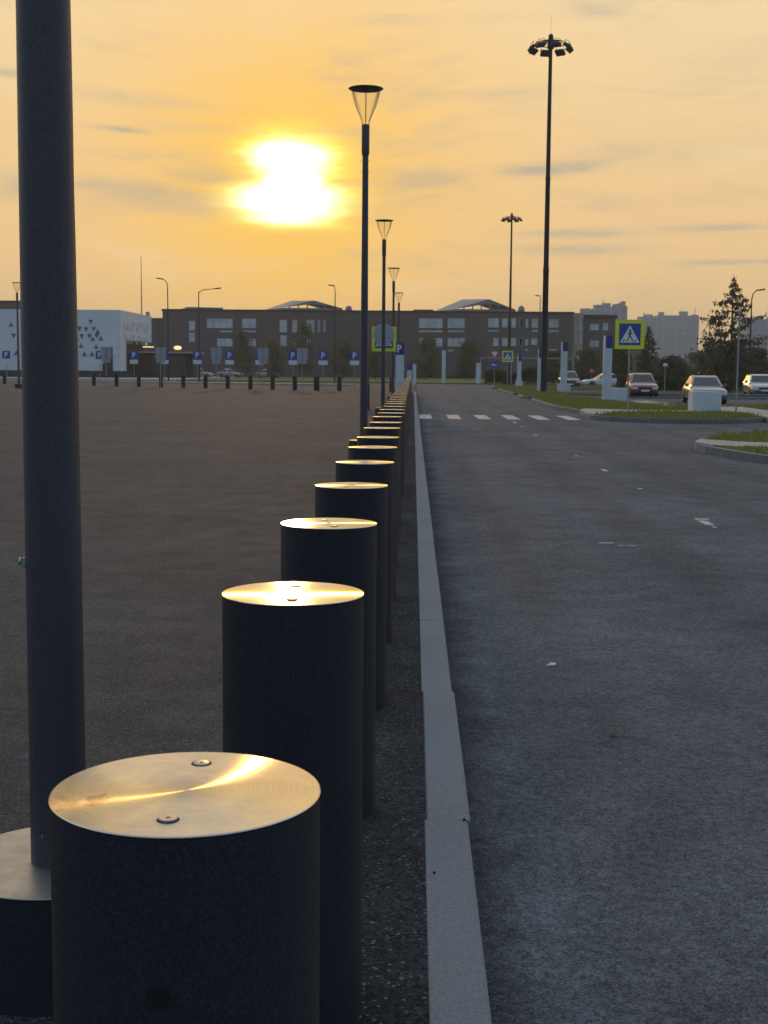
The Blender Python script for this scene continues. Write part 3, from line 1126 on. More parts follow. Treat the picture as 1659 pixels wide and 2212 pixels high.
PY = 106.0
plabel = {13: 'parking sign at the far left, mounted before the white wall', 215: 'parking sign half covered by a grey sign back, before the white building',
          289: 'parking sign at the dark entrance beside the white building', 355: 'parking sign mostly hidden behind a tall grey sign back by the lit lamp',
          426: 'parking sign under the lamp with the long bent arm', 496: 'parking sign in the middle of the row with clear space each side',
          561: 'parking sign peeping out behind a grey sign back above a car', 633: 'parking sign with a tiny light at its top left corner',
          698: 'parking sign left of the second lamp post, above the green verge', 766: 'parking sign partly behind the second lamp post'}
ps = None
for px, lb in plabel.items():
    yy = 118 - (px / 766) * 16
    q = P(px, 758 if px > 30 else 750, yy)
    ref = 2.55
    loc = Vector((q.x, yy, q.z - ref))
    loc.z = 0
    if ps is None:
        ps = parking_sign(loc, lb)
    else:
        ps2 = dup(ps, loc, lb)
blabel = {229: 'grey sign back in front of the white building', 347: 'grey sign back next to the lit lamp over the canopy',
          467: 'grey sign back above the broad bright car roof', 568: 'grey sign back left of the rightmost bright car roof', 653: 'grey sign back beside the parking sign with a tiny light'}
sb = None
for px, lb in blabel.items():
    q = P(px, 758, 100)
    loc = Vector((q.x, 100, 0))
    sb = sign_back(loc, lb) if sb is None else (dup(sb, loc, lb), sb)[1]


def crossing_sign(loc, label, S=1.1, zb_=2.38, post=True, rz=0):
    t = thing('crossing_sign', label, 'road sign', loc, rz, 'yellow framed pedestrian crossing signs')
    zc_ = zb_ + S / 2
    MB().cyl((0, .04, 0), .032, zb_ + S * .9, 14).build('post', 'galv', t)
    MB().plate(rrect(0, zc_, S, S, .03), -.008, .008).build('border_plate', 'sign_yellow', t)
    b = MB().plate(rrect(0, zc_, S * .74, S * .74, .02), -.013, -.009).build('plate', 'sign_blue', t)
    k_ = S * .74
    MB().plate([(-k_ * .46, zc_ - k_ * .38), (k_ * .46, zc_ - k_ * .38), (0, zc_ + k_ * .42)], -.018, -.014).build('triangle', 'sign_white', b)
    f = MB()

    def st(x0, z0, x1, z1, w_):
        dx, dz = x1 - x0, z1 - z0
        L = math.hypot(dx, dz)
        nx, nz = -dz / L * w_ / 2, dx / L * w_ / 2
        f.plate([(k_ * (x0 + nx), zc_ + k_ * (z0 + nz)), (k_ * (x1 + nx), zc_ + k_ * (z1 + nz)), (k_ * (x1 - nx), zc_ + k_ * (z1 - nz)), (k_ * (x0 - nx), zc_ + k_ * (z0 - nz))], -.023, -.019)
    f.plate([(k_ * p_[0], zc_ + k_ * p_[1]) for p_ in disc(.01, .20, .045, 14)], -.023, -.019)
    st(.01, .15, -.005, -.06, .075)
    st(-.005, -.05, .10, -.20, .05)
    st(.10, -.20, .13, -.34, .04)
    st(-.005, -.05, -.07, -.20, .05)
    st(-.07, -.20, -.16, -.33, .04)
    st(.01, .12, .12, .0, .035)
    st(.01, .12, -.10, .01, .035)
    for xx in (-.27, .27):
        st(xx - .05, -.34, xx + .02, -.25, .05)
    f.build('pictogram', 'sign_black', b)
    return t


q = G(1356, 886, .05)
crossing_sign(q, 'large pedestrian crossing sign with yellow frame on the grass island to the right', S=1.09, zb_=(P(1357, 754, q.y).z - .05))
q = P(829, 800, 60)
crossing_sign((q.x, 60, 0), 'crossing sign partly covered by a grey disc behind the third lamp post', S=1.10, zb_=P(829, 759, 60).z)
t = thing('round_sign', 'grey back of a round road sign before the crossing sign at the third lamp post', 'road sign', (q.x + .02, 58.6, 0))
MB().cyl((0, .05, 0), .03, 3.6, 12).build('post', 'galv', t)
dz = P(829, 722, 58.6).z
MB().plate(disc(0, dz, .475, 48), -.01, .004).build('disc', 'sign_grey', t)
MB().box((0, -.014, dz + .15), (.75, .008, .035)).box((0, -.014, dz - .15), (.75, .008, .035)).build('rail', 'galv', t)
q = P(1096, 800, 132)
crossing_sign((q.x, 132, 0), 'small distant crossing sign with yellow frame beside the white pillar', S=1.1, zb_=P(1096, 782, 132).z)
# give way and blue roundabout arrow
q = P(1068, 800, 140)
t = thing('give_way_sign', 'downward triangular give way sign above a blue round sign', 'road sign', (q.x, 140, 0))
MB().cyl((0, .04, 0), .035, 3.6, 10).build('post', 'galv', t)
zt = P(1068, 758, 140).z
MB().plate([(-.50, zt), (.50, zt), (0, zt - .86)], -.008, .008).build('border_plate', 'sign_red', t)
MB().plate([(-.34, zt - .10), (.34, zt - .10), (0, zt - .68)], -.013, -.009).build('plate', 'sign_white', t)
bz = P(1068, 788, 140).z
bd = MB().plate(disc(0, bz, .42, 32), -.008, .008).build('round_plate', 'sign_blue', t)
ar = MB().box((.02, -.012, bz), (.40, .005, .10))
ar.plate([(-.32, bz), (-.12, bz + .18), (-.12, bz - .18)], -.0145, -.0095)
ar.build('arrow', 'sign_white', bd)
q = P(1278, 800, 150)
t = thing('red_sign', 'tiny red round sign behind the white estate car', 'road sign', (q.x, 150, 0))
MB().cyl((0, .04, 0), .03, 2.0, 10).build('post', 'galv', t)
dsc = MB().plate(disc(0, P(1278, 803, 150).z + .1, .28, 24), -.01, .004).build('plate', 'sign_red', t)
MB().box((0, -.012, P(1278, 803, 150).z + .1), (.36, .004, .09)).build('bar', 'sign_white', dsc)


def totem(px, py_base, py_top, label, W_=.42, blue=True, emblem=False, base=False, zbase=.05, Y=None, side=.10):
    if Y is None:
        q = G(px, py_base, zbase)
    else:
        q = P(px, py_base, Y)
        q.z = zbase
    Hh = P(px, py_top, q.y).z - zbase
    t = thing('sign_pillar', label, 'sign pillar', q, 0, 'white sign pillars with blue tops')
    bh = .62 if blue else 0
    zb0 = .0
    if base:
        MB().prism([(-W_ * .8, -.25), (W_ * .8, -.25), (W_ * .8, .25), (-W_ * .8, .25)], 0, .55).prism([(-W_ * .62, -.2), (W_ * .62, -.2), (W_ * .62, .2), (-W_ * .62, .2)], .55, .75).build('plinth', 'white_paint', t)
        zb0 = .75
    MB().box((0, 0, (zb0 + Hh - bh) / 2), (W_, .22, Hh - bh - zb0)).build('column', 'white_paint', t)
    if blue:
        hd_ = MB().box((side / 2, 0, Hh - bh / 2), (W_ - side + .012, .232, bh)).build('blue_head', 'head_blue', t)
        if side:
            MB().box((-W_ / 2 + side / 2, 0, Hh - bh / 2), (side - .02, .226, bh)).build('edge_strip', 'sign_white', t)
        if emblem:
            lp = MB()
            letter_p(lp, -.02, Hh - bh / 2 + .02, .40, -.1205)
            lp.build('letter', 'sign_white', hd_)
    return t


totem(1310, 866, 725, 'tallest white pillar with blue top, left of the large crossing sign')
totem(1217, 848, 739, 'white pillar with blue top in front of the dark parked car')
totem(1167, 846, 754, 'white pillar with blue top touching the left side of the tall mast', side=.06)
totem(1121, 835, 766, 'white pillar with a broad foot and narrow blue top', W_=.38, base=True, side=.08)
totem(863, 862, 741, 'wide white pillar with a white letter on blue, at the end of the bollard row', W_=.43, emblem=True, side=0, zbase=0, Y=70)
totem(958, 829, 757, 'plain white pillar on the green verge without a blue top', blue=False, Y=152)
totem(884, 832, 786, 'small blue topped pillar at the vanishing end of the kerb', W_=.44, Y=130, side=.0)
totem(895, 832, 786, 'pale plain pillar next to the small blue topped one', W_=.36, blue=False, Y=136)
totem(1033, 826, 784, 'short white pillar carrying the left end of the height barrier', W_=.55, blue=False, Y=150)

# height barrier
q0, q1 = P(1037, 773, 150), P(1241, 774, 150)
t = thing('height_barrier', 'thin pale horizontal barrier bar spanning in front of the brick building', 'barrier', ((q0.x + q1.x) / 2, 150, 0))
L = q1.x - q0.x
MB().box((0, 0, q0.z), (L, .10, .14)).build('crossbar', 'galv', t)
for xx in (-L / 2 + .1, -L / 6, L / 6, L / 2 - .1):
    MB().box((xx, .12, q0.z / 2), (.12, .12, q0.z)).build('post', 'galv', t)


def cbox(px0, px1, pyt, pyb, label, Y=None, zbase=.05):
    c_ = G((px0 + px1) / 2, pyb, zbase)
    Hh = P((px0 + px1) / 2, pyt, c_.y).z - zbase
    W_ = (px1 - px0) / F_PX * c_.y
    t = thing('concrete_block', label, 'block', c_, 0, 'white square blocks on the verge')
    bb = .03
    MB().lathe([(1, 0)], 4)
    hw = W_ / 2
    o = MB().prism(rrect(0, 0, W_, W_ * .8, .04), 0, Hh - bb)
    o.prism(rrect(0, 0, W_ - .04, W_ * .8 - .04, .04), Hh - bb, Hh)
    o.build('body', 'white_paint', t)
    MB().box((0, -W_ * .4 - .003, Hh * .5), (W_ * .9, .006, Hh * .86)).build('front_panel', 'white_panel', t)
    return t


cbox(1491, 1552, 846, 889, 'largest white block, in front of the car on the grass island')
cbox(1314, 1353, 838, 866, 'middle sized white block at the foot of the tallest pillar')
cbox(1205, 1231, 829, 847, 'small white block half behind the pillar before the dark car')
q = G(1590, 890, .05)
t = thing('post', 'slim grey post rising in front of the spruce', 'post', q)
MB().lathe([(.055, 0), (.055, .05), (.036, .06), (.034, 3.55)], 14).build('shaft', 'galv', t)
MB().lathe([(.04, 3.55), (.07, 3.58), (.07, 3.66), (.03, 3.70)], 14).build('head', 'galv', t)
q = P(1437, 800, 95)
t = thing('globe_light', 'small round pale globe on a thin post, shining before the shrubs', 'globe light', (q.x, 95, -.1))
MB().cyl((0, .05, 0), .03, 1.9, 10).build('post', 'galv', t)
mz = P(1437, 789, 95).z + .1
mb_ = MB().lathe([(.02, 0), (.12, .02), (.17, .10), (.17, .16), (.12, .24), (.02, .26)], 20, (0, 0, mz - .13)).build('globe', 'white_paint', t)

# ------------------------------------------------------------------ street lamps with arms


def arm_lamp(px, py_top, Y, arm, label, rise=.5, zb_=0, r=.09):
    q = P(px, py_top, Y)
    Hh = q.z - zb_
    t = thing('street_lamp', label, 'street lamp', (q.x, Y, zb_), 0, 'thin street lamps with one arm')
    MB().lathe([(r, 0), (r * .85, Hh * .4), (r * .6, Hh)], 12).build('pole', 'mast_paint', t)
    MB().tube([(0, 0, Hh - .05), (arm * .25, 0, Hh + rise * .6), (arm, 0, Hh + rise)], [r * .6, r * .5, r * .4], 8).build('arm', 'mast_paint', t)
    sx = 1 if arm > 0 else -1
    MB().box((arm + sx * .30, 0, Hh + rise + .02), (.75, .28, .12), 0, 0, R(-8) * sx).build('lamp_head', 'mast_paint', t)
    return t


arm_lamp(362, 617, 150, -.55, 'street lamp with its head leaning left, beside the radio mast', .75)
arm_lamp(429, 631, 150, 1.85, 'street lamp with one long straight arm reaching right', .40)
arm_lamp(724, 630, 160, -.15, 'street lamp nearly end on, left of the second lamp post', .72)
arm_lamp(1167, 650, 190, -.05, 'street lamp half hidden by the tall floodlight mast', .7)
arm_lamp(1624, 645, 120, .45, 'street lamp at the right edge behind the spruce, head leaning right', .75)
q = P(306, 675, 290)
tq = P(306, 552, 290)
t = thing('radio_mast', 'hair thin radio mast above the white building', 'mast', (q.x, 290, 0))
MB().lathe([(.22, 0), (.12, q.z), (.05, tq.z)], 8).build('shaft', 'mast_paint', t)
MB().box((0, 0, q.z + 3), (.6, .05, .05)).box((0, 0, q.z + 5), (.4, .05, .05)).build('aerial', 'mast_paint', t)

# ------------------------------------------------------------------ cars


def car(loc, rz, label, paint, L=4.3, Wd=1.78, Hh=1.47, kind='hatch'):
    """front points to -Y before the turn"""
    t = thing('parked_car', label, 'car', loc, rz, 'parked cars')
    hw = Wd / 2
    belt = Hh * .62
    hood = Hh * .56
    st = [(-L / 2, .30, hood * .62, .72), (-L / 2 + .10, .22, hood * .80, .88), (-L / 2 + .35, .19, hood * .93, .97), (-L * .22, .18, hood * 1.04, 1.0), (-L * .17, .18, belt, 1.0),
          (0, .18, belt + .02, 1.0), (L * .25, .18, belt + .03, 1.0), (L / 2 - .35, .20, belt + (.02 if kind != 'sedan' else .0), .97), (L / 2 - .08, .24, belt * .95, .90), (L / 2, .34, belt * .75, .80)]
    vs, fs = [], []
    for yy, zb_, zt_, kw in st:
        a = hw * kw
        for x_, z_ in ((a * .80, zb_), (a * .97, zb_ + .10), (a, zb_ + (zt_ - zb_) * .5), (a * .985, zt_ - .10), (a * .90, zt_ - .015), (a * .55, zt_ + .015)):
            vs.append((x_, yy, z_))
        for x_, z_ in ((a * .55, zt_ + .015), (a * .90, zt_ - .015), (a * .985, zt_ - .10), (a, zb_ + (zt_ - zb_) * .5), (a * .97, zb_ + .10), (a * .80, zb_)):
            vs.append((-x_, yy, z_))
    n = 12
    for k_ in range(len(st) - 1):
        for i_ in range(n):
            j_ = (i_ + 1) % n
            fs.append((k_ * n + i_, k_ * n + j_, (k_ + 1) * n + j_, (k_ + 1) * n + i_))
    fs.append(tuple(range(n - 1, -1, -1)))
    fs.append(tuple((len(st) - 1) * n + i_ for i_ in range(n)))
    fs = [f[::-1] for f in fs]
    body = MB().add(vs, fs)
    # cabin
    y0, y1 = -L * .20, (L * .46 if kind == 'hatch' else L * .36)
    yr0, yr1 = -L * .03, (L * .36 if kind == 'hatch' else L * .20)
    bw, tw = hw * .92, hw * .70
    zb_ = belt - .03
    zr = Hh
    cab = [(-bw, y0, zb_), (bw, y0, zb_), (bw, y1, zb_), (-bw, y1, zb_),
           (-tw, yr0, zr - .05), (tw, yr0, zr - .05), (tw, yr1, zr - .05), (-tw, yr1, zr - .05),
           (-tw * .85, yr0 + .12, zr), (tw * .85, yr0 + .12, zr), (tw * .85, yr1 - .1, zr), (-tw * .85, yr1 - .1, zr)]
    body.add(cab, [(0, 1, 5, 4), (1, 2, 6, 5), (2, 3, 7, 6), (3, 0, 4, 7), (4, 5, 9, 8), (5, 6, 10, 9), (6, 7, 11, 10), (7, 4, 8, 11), (8, 9, 10, 11)])
    body.build('body', paint, t, sharp=50)

    def pane(name, a, b, c_, d, i0=.07, i1=.10):
        a, b, c_, d = map(Vector, (a, b, c_, d))
        nrm = (b - a).cross(d - a).normalized() * .006
        def bl(u_, v_):
            return (a * (1 - u_) + b * u_) * (1 - v_) + (d * (1 - u_) + c_ * u_) * v_ + nrm
        MB().add([bl(i0, i1), bl(1 - i0, i1), bl(1 - i0, 1 - i1), bl(i0, 1 - i1)], [(0, 1, 2, 3)]).build(name, 'dark_glass', t, flat=True)
    pane('windscreen', cab[0], cab[1], cab[5], cab[4])
    pane('rear_window', cab[2], cab[3], cab[7], cab[6])
    for s_ in (0, 1):
        A = [cab[3], cab[0], cab[4], cab[7]] if s_ == 0 else [cab[1], cab[2], cab[6], cab[5]]
        A = [Vector(p_) for p_ in A]
        mid_b, mid_t = (A[0] + A[1]) / 2, (A[2] + A[3]) / 2
        pane('side_window', A[0], mid_b, mid_t, A[3], .08, .12)
        pane('side_window', mid_b, A[1], A[2], mid_t, .05, .12)
    for sx in (-1, 1):
        for yy in (-L * .31, L * .30):
            wh = MB().lathe([(.20, -.10), (.30, -.10), (.32, -.06), (.32, .06), (.30, .10), (.20, .10)], 28).build('wheel', 'tyre', t, (sx * (hw - .10), yy, .32))
            wh.rotation_euler = (0, R(90), 0)
            MB().lathe([(.205, -.085), (.19, -.105), (.06, -.09), (.06, .09), (.19, .105), (.205, .085)], 20).build('rim', 'rim_metal', wh)
        hl = MB().plate([(sx * hw * .88, hood * .78), (sx * hw * .52, hood * .74), (sx * hw * .50, hood * .63), (sx * hw * .86, hood * .60)], -.06, .05)
        hl.build('headlight', 'headlamp', t, (0, -L / 2 + .06, 0))
        tl = MB().box((sx * hw * .74, L / 2 - .03, belt * .78), (.24, .08, .16)).build('tail_light', 'sign_red', t)
        mr = MB().box((sx * (hw + .07), y0 + .42, belt + .06), (.20, .09, .14)).build('mirror', paint, t)
    MB().box((0, -L / 2 + .01, hood * .66), (Wd * .46, .06, .13)).build('grille', 'plastic_black', t)
    MB().box((0, -L / 2 + .02, .34), (Wd * .74, .10, .12)).build('bumper', 'plastic_black', t)
    MB().box((0, -L / 2 - .03, .42), (.50, .015, .11)).build('number_plate', 'sign_white', t)
    return t


car(G(1385, 857, ZR), R(-3), 'dark red hatchback right of the tallest pillar, its left side lit golden', 'paint_red', 4.1, 1.76, 1.52)
car(G(1520, 871, ZR), R(-3.5), 'grey saloon standing behind the largest white block', 'paint_grey', 4.5, 1.78, 1.43, 'sedan')
car(G(1640, 856, ZR), R(-5), 'silver car cut off by the right edge of the picture', 'paint_silver', 4.3, 1.8, 1.5)
car(G(1228, 839, ZR), R(-1), 'dark upright car behind the pillar and small block', 'paint_dark', 4.2, 1.8, 1.62)
q = P(1303, 833, 136)
car((q.x, 136, ZR), R(-82), 'white low car seen from the side behind the tallest pillar', 'paint_white', 4.5, 1.8, 1.42, 'sedan')
for px, Y, lb, rzz, pt in ((434, 222, 'car with the longest bright roof behind the far bollards', 80, 'paint_white'), (498, 224, 'low car with a short bright roof behind the far bollards', 78, 'paint_silver'), (580, 220, 'rightmost car with a bright roof behind the far bollards', 82, 'paint_silver')):
    q = P(px, 820, Y)
    car((q.x, Y, .0), R(rzz), lb, pt, 4.3, 1.76, 1.45, 'sedan')

# ------------------------------------------------------------------ buildings


def window(parent, x0, x1, z0, z1, yf, glass='win_glass', frame=.10, bars=0):
    cx, cz = (x0 + x1) / 2, (z0 + z1) / 2
    w_, h_ = x1 - x0, z1 - z0
    fm = MB()
    for c_, s_ in (((cx, yf, z0 + frame / 2), (w_, .14, frame)), ((cx, yf, z1 - frame / 2), (w_, .14, frame)), ((x0 + frame / 2, yf, cz), (frame, .14, h_ - 2 * frame)), ((x1 - frame / 2, yf, cz), (frame, .14, h_ - 2 * frame))):
        fm.box(c_, s_)
    for b_ in range(bars):
        fm.box((x0 + w_ * (b_ + 1) / (bars + 1), yf, cz), (.07, .12, h_ - 2 * frame))
    f = fm.build('window', 'win_frame', parent, flat=True)
    MB().box((cx, yf, cz), (w_ - 2 * frame, .08, h_ - 2 * frame)).build('pane', glass, f, flat=True)
    return f


YB = 250.0
left, right = P(352, 800, YB).x, P(1236, 800, YB).x
ztop = P(700, 674, YB).z
bt = thing('brick_building', 'long dark brick building with rows of grey windows and gabled skylights', 'building', ((left + right) / 2, YB, 0))
ox = (left + right) / 2


def bx(px, py):
    q = P(px, py, YB)
    return q.x - ox, q.z


Lb = right - left
MB().box((0, 9, ztop / 2), (Lb, 18, ztop)).build('wall', 'brick_wall', bt, flat=True)
MB().box((0, 9, ztop + .18), (Lb + .3, 18.3, .36)).build('parapet', 'dark_wall', bt, flat=True)
zl = P(330, 686, YB).z
xl = P(312, 700, YB).x - ox
MB().box(((xl - Lb / 2) / 2, 10, zl / 2), (-Lb / 2 - xl - .01, 16, zl)).build('side_wing', 'brick_wall', bt, flat=True)


def win_px(list_, org, sc, bars=1):
    for a in list_:
        x0, x1, y0, y1 = a
        gx = lambda v_: (org[0] + v_ / sc) * .648
        gy = lambda v_: (org[1] + v_ / sc) * .648
        xa, z1_ = bx(gx(x0), gy(y0))
        xb, z0_ = bx(gx(x1), gy(y1))
        wd = xb - xa
        window(bt, xa, xb, z0_, z1_, -.02, bars=max(0, int(wd / 1.6)))


s2 = 2.5136
win_px([(325, 380, 425, 510), (325, 380, 520, 605), (475, 695, 405, 490), (770, 890, 405, 490), (1085, 1150, 415, 525), (1190, 1235, 415, 525), (1310, 1380, 415, 525), (1405, 1428, 415, 525), (1450, 1474, 415, 525),
        (560, 695, 570, 645), (810, 890, 575, 645), (1090, 1150, 545, 640), (1190, 1235, 570, 645), (585, 695, 503, 525), (775, 890, 503, 525), (1310, 1350, 560, 640)], (500, 900), s2)
win_px([(745, 945, 402, 490), (985, 1130, 402, 490), (745, 945, 502, 525), (985, 1130, 502, 525), (745, 945, 567, 645), (985, 1130, 567, 645), (1325, 1415, 402, 485), (1440, 1490, 402, 485), (1510, 1560, 402, 485), (1585, 1615, 402, 485),
        (1325, 1415, 500, 520), (1365, 1415, 567, 640), (1440, 1490, 567, 640), (1510, 1560, 567, 640), (1585, 1618, 567, 640), (985, 1040, 665, 685)], (1100, 900), s2)
s4 = 1659 / 560
win_px([(690, 720, 302, 395), (745, 776, 302, 395), (805, 870, 302, 395), (975, 1076, 305, 395), (805, 870, 410, 435), (975, 1076, 412, 440), (675, 716, 495, 570), (740, 775, 500, 570), (800, 865, 495, 565), (975, 1060, 600, 625), (740, 772, 600, 625)], (1500, 960), s4)


def skylight(px_l, px_ap, px_r, py_ap, py_b, px_bl, label=None):
    """gabled rooflight: glazed gable to the front, long slope to the left"""
    apx, apz = bx(px_ap, py_ap)
    lx, lz = bx(px_l, py_b)
    rx, _ = bx(px_r, py_b)
    blx, _ = bx(px_bl, py_b)
    zb_ = ztop + .85
    dy = 9.0
    sh = blx - lx
    yf = 2.0
    V = [(lx, yf, zb_), (rx, yf + 1.5, zb_), (apx, yf + .7, apz), (lx + sh, yf + dy, zb_), (rx + sh * .9, yf + dy, zb_), (apx + sh * 1.3, yf + dy, apz + .35)]
    o = MB().add(V, [(0, 2, 5, 3), (1, 4, 5, 2)]).prism([(lx, yf), (rx, yf + 1.5), (rx + sh * .9, yf + dy), (lx + sh, yf + dy)], ztop + .30, zb_ - .01).build('skylight_roof', 'roof_metal', bt, flat=True)
    # gable made of posts, panes and an upper apron
    def gp(u_, v_):
        base = Vector(V[0]).lerp(Vector(V[1]), u_)
        ua = (apx - lx) / (rx - lx)
        hgt = (u_ / ua) if u_ < ua else (1 - u_) / (1 - ua)
        topz = zb_ + (apz - zb_) * hgt
        return Vector((base.x, base.y, zb_ + (topz - zb_) * v_))
    g_ = MB()
    N = 14
    for i_ in range(N):
        a, b = i_ / N, (i_ + 1) / N
        g_.add([gp(a, .55), gp(b, .55), gp(b, 1), gp(a, 1)], [(0, 1, 2, 3)])
    g_.build('gable_apron', 'roof_metal', o, flat=True)
    gl_ = MB()
    for i_ in range(N):
        a, b = i_ / N, (i_ + 1) / N
        gl_.add([gp(a, 0) + Vector((0, .05, 0)), gp(b, 0) + Vector((0, .05, 0)), gp(b, .55) + Vector((0, .05, 0)), gp(a, .55) + Vector((0, .05, 0))], [(0, 1, 2, 3)])
    gl_.build('gable_glass', 'lamp_glass', o, flat=True)
    for i_ in range(2, N - 1, 2):
        a = i_ / N
        e_ = Vector((0, -.12, 0))
        q_ = [gp(a - .010, 0), gp(a + .010, 0), gp(a + .010, .55), gp(a - .010, .55)]
        MB().add(q_ + [p + e_ for p in q_], [(3, 2, 1, 0), (4, 5, 6, 7), (0, 1, 5, 4), (1, 2, 6, 5), (2, 3, 7, 6), (3, 0, 4, 7)]).build('glazing_bar', 'win_frame', o, flat=True)
    return o


skylight(604, 676, 738, 647.5, 672, 559)
skylight(984, 1058, 1117, 644.5, 672, 942)
skylight(400, 455, 476, 664.5, 672, 368)
for px, py, w_ in ((751, 659, 15), (1130, 659, 15), (878, 671, 9)):
    x_, z_ = bx(px, py)
    r = w_ / 2 / F_PX * YB * 1.0
    MB().lathe([(r, 0), (r, (z_ - ztop) * .45), (r * .85, (z_ - ztop) * .75), (r * .45, (z_ - ztop) * .95), (r * .1, z_ - ztop)], 20).build('roof_vent', 'roof_metal', bt, (x_, 4, ztop + .1))
x0, z_ = bx(893, 667)
x1, _ = bx(937, 667)
MB().prism([(x0, 3), (x1, 3), (x1, 8), (x0, 8)], ztop + .35, z_).build('plant_room', 'dark_wall', bt, flat=True)

# stair tower and the block right of it
tx0, tx1 = P(1237.5, 700, YB + 2).x, P(1260, 700, YB + 2).x
zt = P(1250, 676, YB + 2).z
t = thing('stair_tower', 'narrow beige stair tower at the right end of the brick building', 'building', ((tx0 + tx1) / 2, YB + 2, 0))
MB().box((0, 4, zt / 2), (tx1 - tx0, 8, zt)).build('wall', 'beige_wall', t, flat=True)
for k_, (a, b) in enumerate(((1241, 1247), (1249.5, 1257.5))):
    for (u_, v_) in ((693, 716), (722, 745)):
        qa, qb = P(a, u_, YB + 2), P(b, v_, YB + 2)
        window(t, qa.x - (tx0 + tx1) / 2, qb.x - (tx0 + tx1) / 2, qb.z, qa.z, -.02, frame=.06)
bx0, bx1 = P(1262, 700, YB + 4).x, P(1330, 700, YB + 4).x
zt = P(1295, 687, YB + 4).z
t = thing('office_block', 'dark flat roofed block behind the large crossing sign', 'building', ((bx0 + bx1) / 2, YB + 4, 0))
MB().box((0, 6, zt / 2), (bx1 - bx0, 12, zt)).build('wall', 'brick_wall', t, flat=True)
MB().box((0, 6, zt + .3), (bx1 - bx0 + .6, 12.6, .6)).build('parapet', 'dark_wall', t, flat=True)
for a, b, u_, v_ in ((1274, 1294, 699, 714), (1302, 1314, 697, 714), (1274, 1294, 735, 750), (1302, 1318, 735, 750)):
    qa, qb = P(a, u_, YB + 4), P(b, v_, YB + 4)
    window(t, qa.x - (bx0 + bx1) / 2, qb.x - (bx0 + bx1) / 2, qb.z, qa.z, -.02, bars=1)

# white building with triangular windows
YW = 200.0
wx1 = P(260, 740, YW).x
wx0 = wx1 - 46
zt = P(200, 669, YW).z
zp = P(200, 801, YW).z
t = thing('white_building', 'white panelled building with scattered dark triangular windows', 'building', (wx1, YW, 0))
depth = 24.0
xg0, xg1 = P(66, 740, YW).x - wx1, P(73, 740, YW).x - wx1     # dark slot in the facade
zo = P(262, 733, YW).z                                         # underside of the overhang on the right flank
px_c = 3.0
MB().box(((xg0 - 46) / 2, 12, (zt + zp) / 2), (46 + xg0, depth, zt - zp)).build('wall', 'white_panel', t, flat=True)
MB().box((xg1 / 2, 12, (zt + zo) / 2), (-xg1, depth, zt - zo)).build('wall', 'white_panel', t, flat=True)
MB().box((xg1 / 2, 2.0, (zp + zo) / 2), (-xg1, 4.0, zo - zp - .02)).build('wall', 'white_panel', t, flat=True)
MB().box(((xg0 + xg1) / 2, 13, (zt - .3) / 2), (xg1 - xg0 - .02, depth - 2, zt - .3)).build('slot', 'dark_wall', t, flat=True)
MB().box((-23, 12, zp / 2), (45.6, depth - .3, zp - .01)).build('plinth', 'dark_wall', t, flat=True)
MB().box((xg1 / 2 - .4, 14, zo / 2 - .02), (-xg1 - 1.2, 18, zo - .06)).build('undercroft', 'dark_wall', t, flat=True)
jz = P(200, 770, YW).z
MB().box((xg1 / 2, -.012, jz), (-xg1 - .1, .03, .07)).build('panel_joint', 'sign_grey', t, flat=True)
MB().box(((xg0 - 46) / 2, -.012, jz), (46 + xg0 - .1, .03, .07)).build('panel_joint', 'sign_grey', t, flat=True)
z1s = 2.5136
tri = [(92, 455, 1), (115, 555, 0), (137, 692, 1), (760, 437, 0), (665, 495, 0), (722, 500, 0), (785, 497, 0), (818, 515, 1), (685, 557, 0), (750, 557, 0), (812, 555, 0), (778, 575, 1), (845, 570, 1), (680, 632, 1),
       (805, 640, 1), (708, 700, 1), (770, 700, 1), (835, 690, 1), (640, 600, 0), (600, 480, 1), (560, 560, 0), (590, 640, 1)]
hs = 20
for cx, cy, up in tri:
    a = P((cx - hs) / z1s * .648, (900 + (cy + hs) / z1s) * .648, YW)
    b = P((cx + hs) / z1s * .648, (900 + (cy - hs) / z1s) * .648, YW)
    xa, xb, za, zb_ = a.x - wx1, b.x - wx1, a.z, b.z
    if xb > xg0 and xa < xg1:
        continue
    pts = [(xa, za), (xb, za), ((xa + xb) / 2, zb_)] if up else [(xa, zb_), (xb, zb_), ((xa + xb) / 2, za)]
    wn = MB().plate(pts, -.03, .02).build('window', 'tri_glass', t, flat=True)
# flank windows
rf = random.Random(9)
for r_ in range(2):
    for k_ in range(9):
        yy = 3.0 + k_ * 2.2
        zz = zt - 2.2 - r_ * 2.0
        up = rf.random() < .5
        s_ = .72
        pts = [(.02, yy - s_, zz - s_ * (1 if up else -1)), (.02, yy + s_, zz - s_ * (1 if up else -1)), (.02, yy, zz + s_ * (1 if up else -1))]
        MB().add(pts, [(0, 1, 2)]).build('window', 'sign_grey', t, flat=True)
MB().box((-.5, 23.5, zt + .35), (.5, .8, .7)).build('roof_unit', 'roof_metal', t)
dx_ = P(232, 760, YW).x - wx1
MB().box((dx_, -.02, 2.4), (1.6, .06, 4.4)).build('door', 'dark_wall', t, flat=True)
# brown hall behind at the far left
q = P(0, 654, 235)
t = thing('brown_hall', 'dark brown flat roofed hall rising behind the white building at the left edge', 'building', (P(67, 700, 235).x - 30, 235, 0))
MB().box((0, 8, q.z / 2), (60, 16, q.z)).build('wall', 'brick_wall', t, flat=True)
MB().box((0, 8, q.z + .2), (60.4, 16.4, .4)).build('parapet', 'dark_wall', t, flat=True)
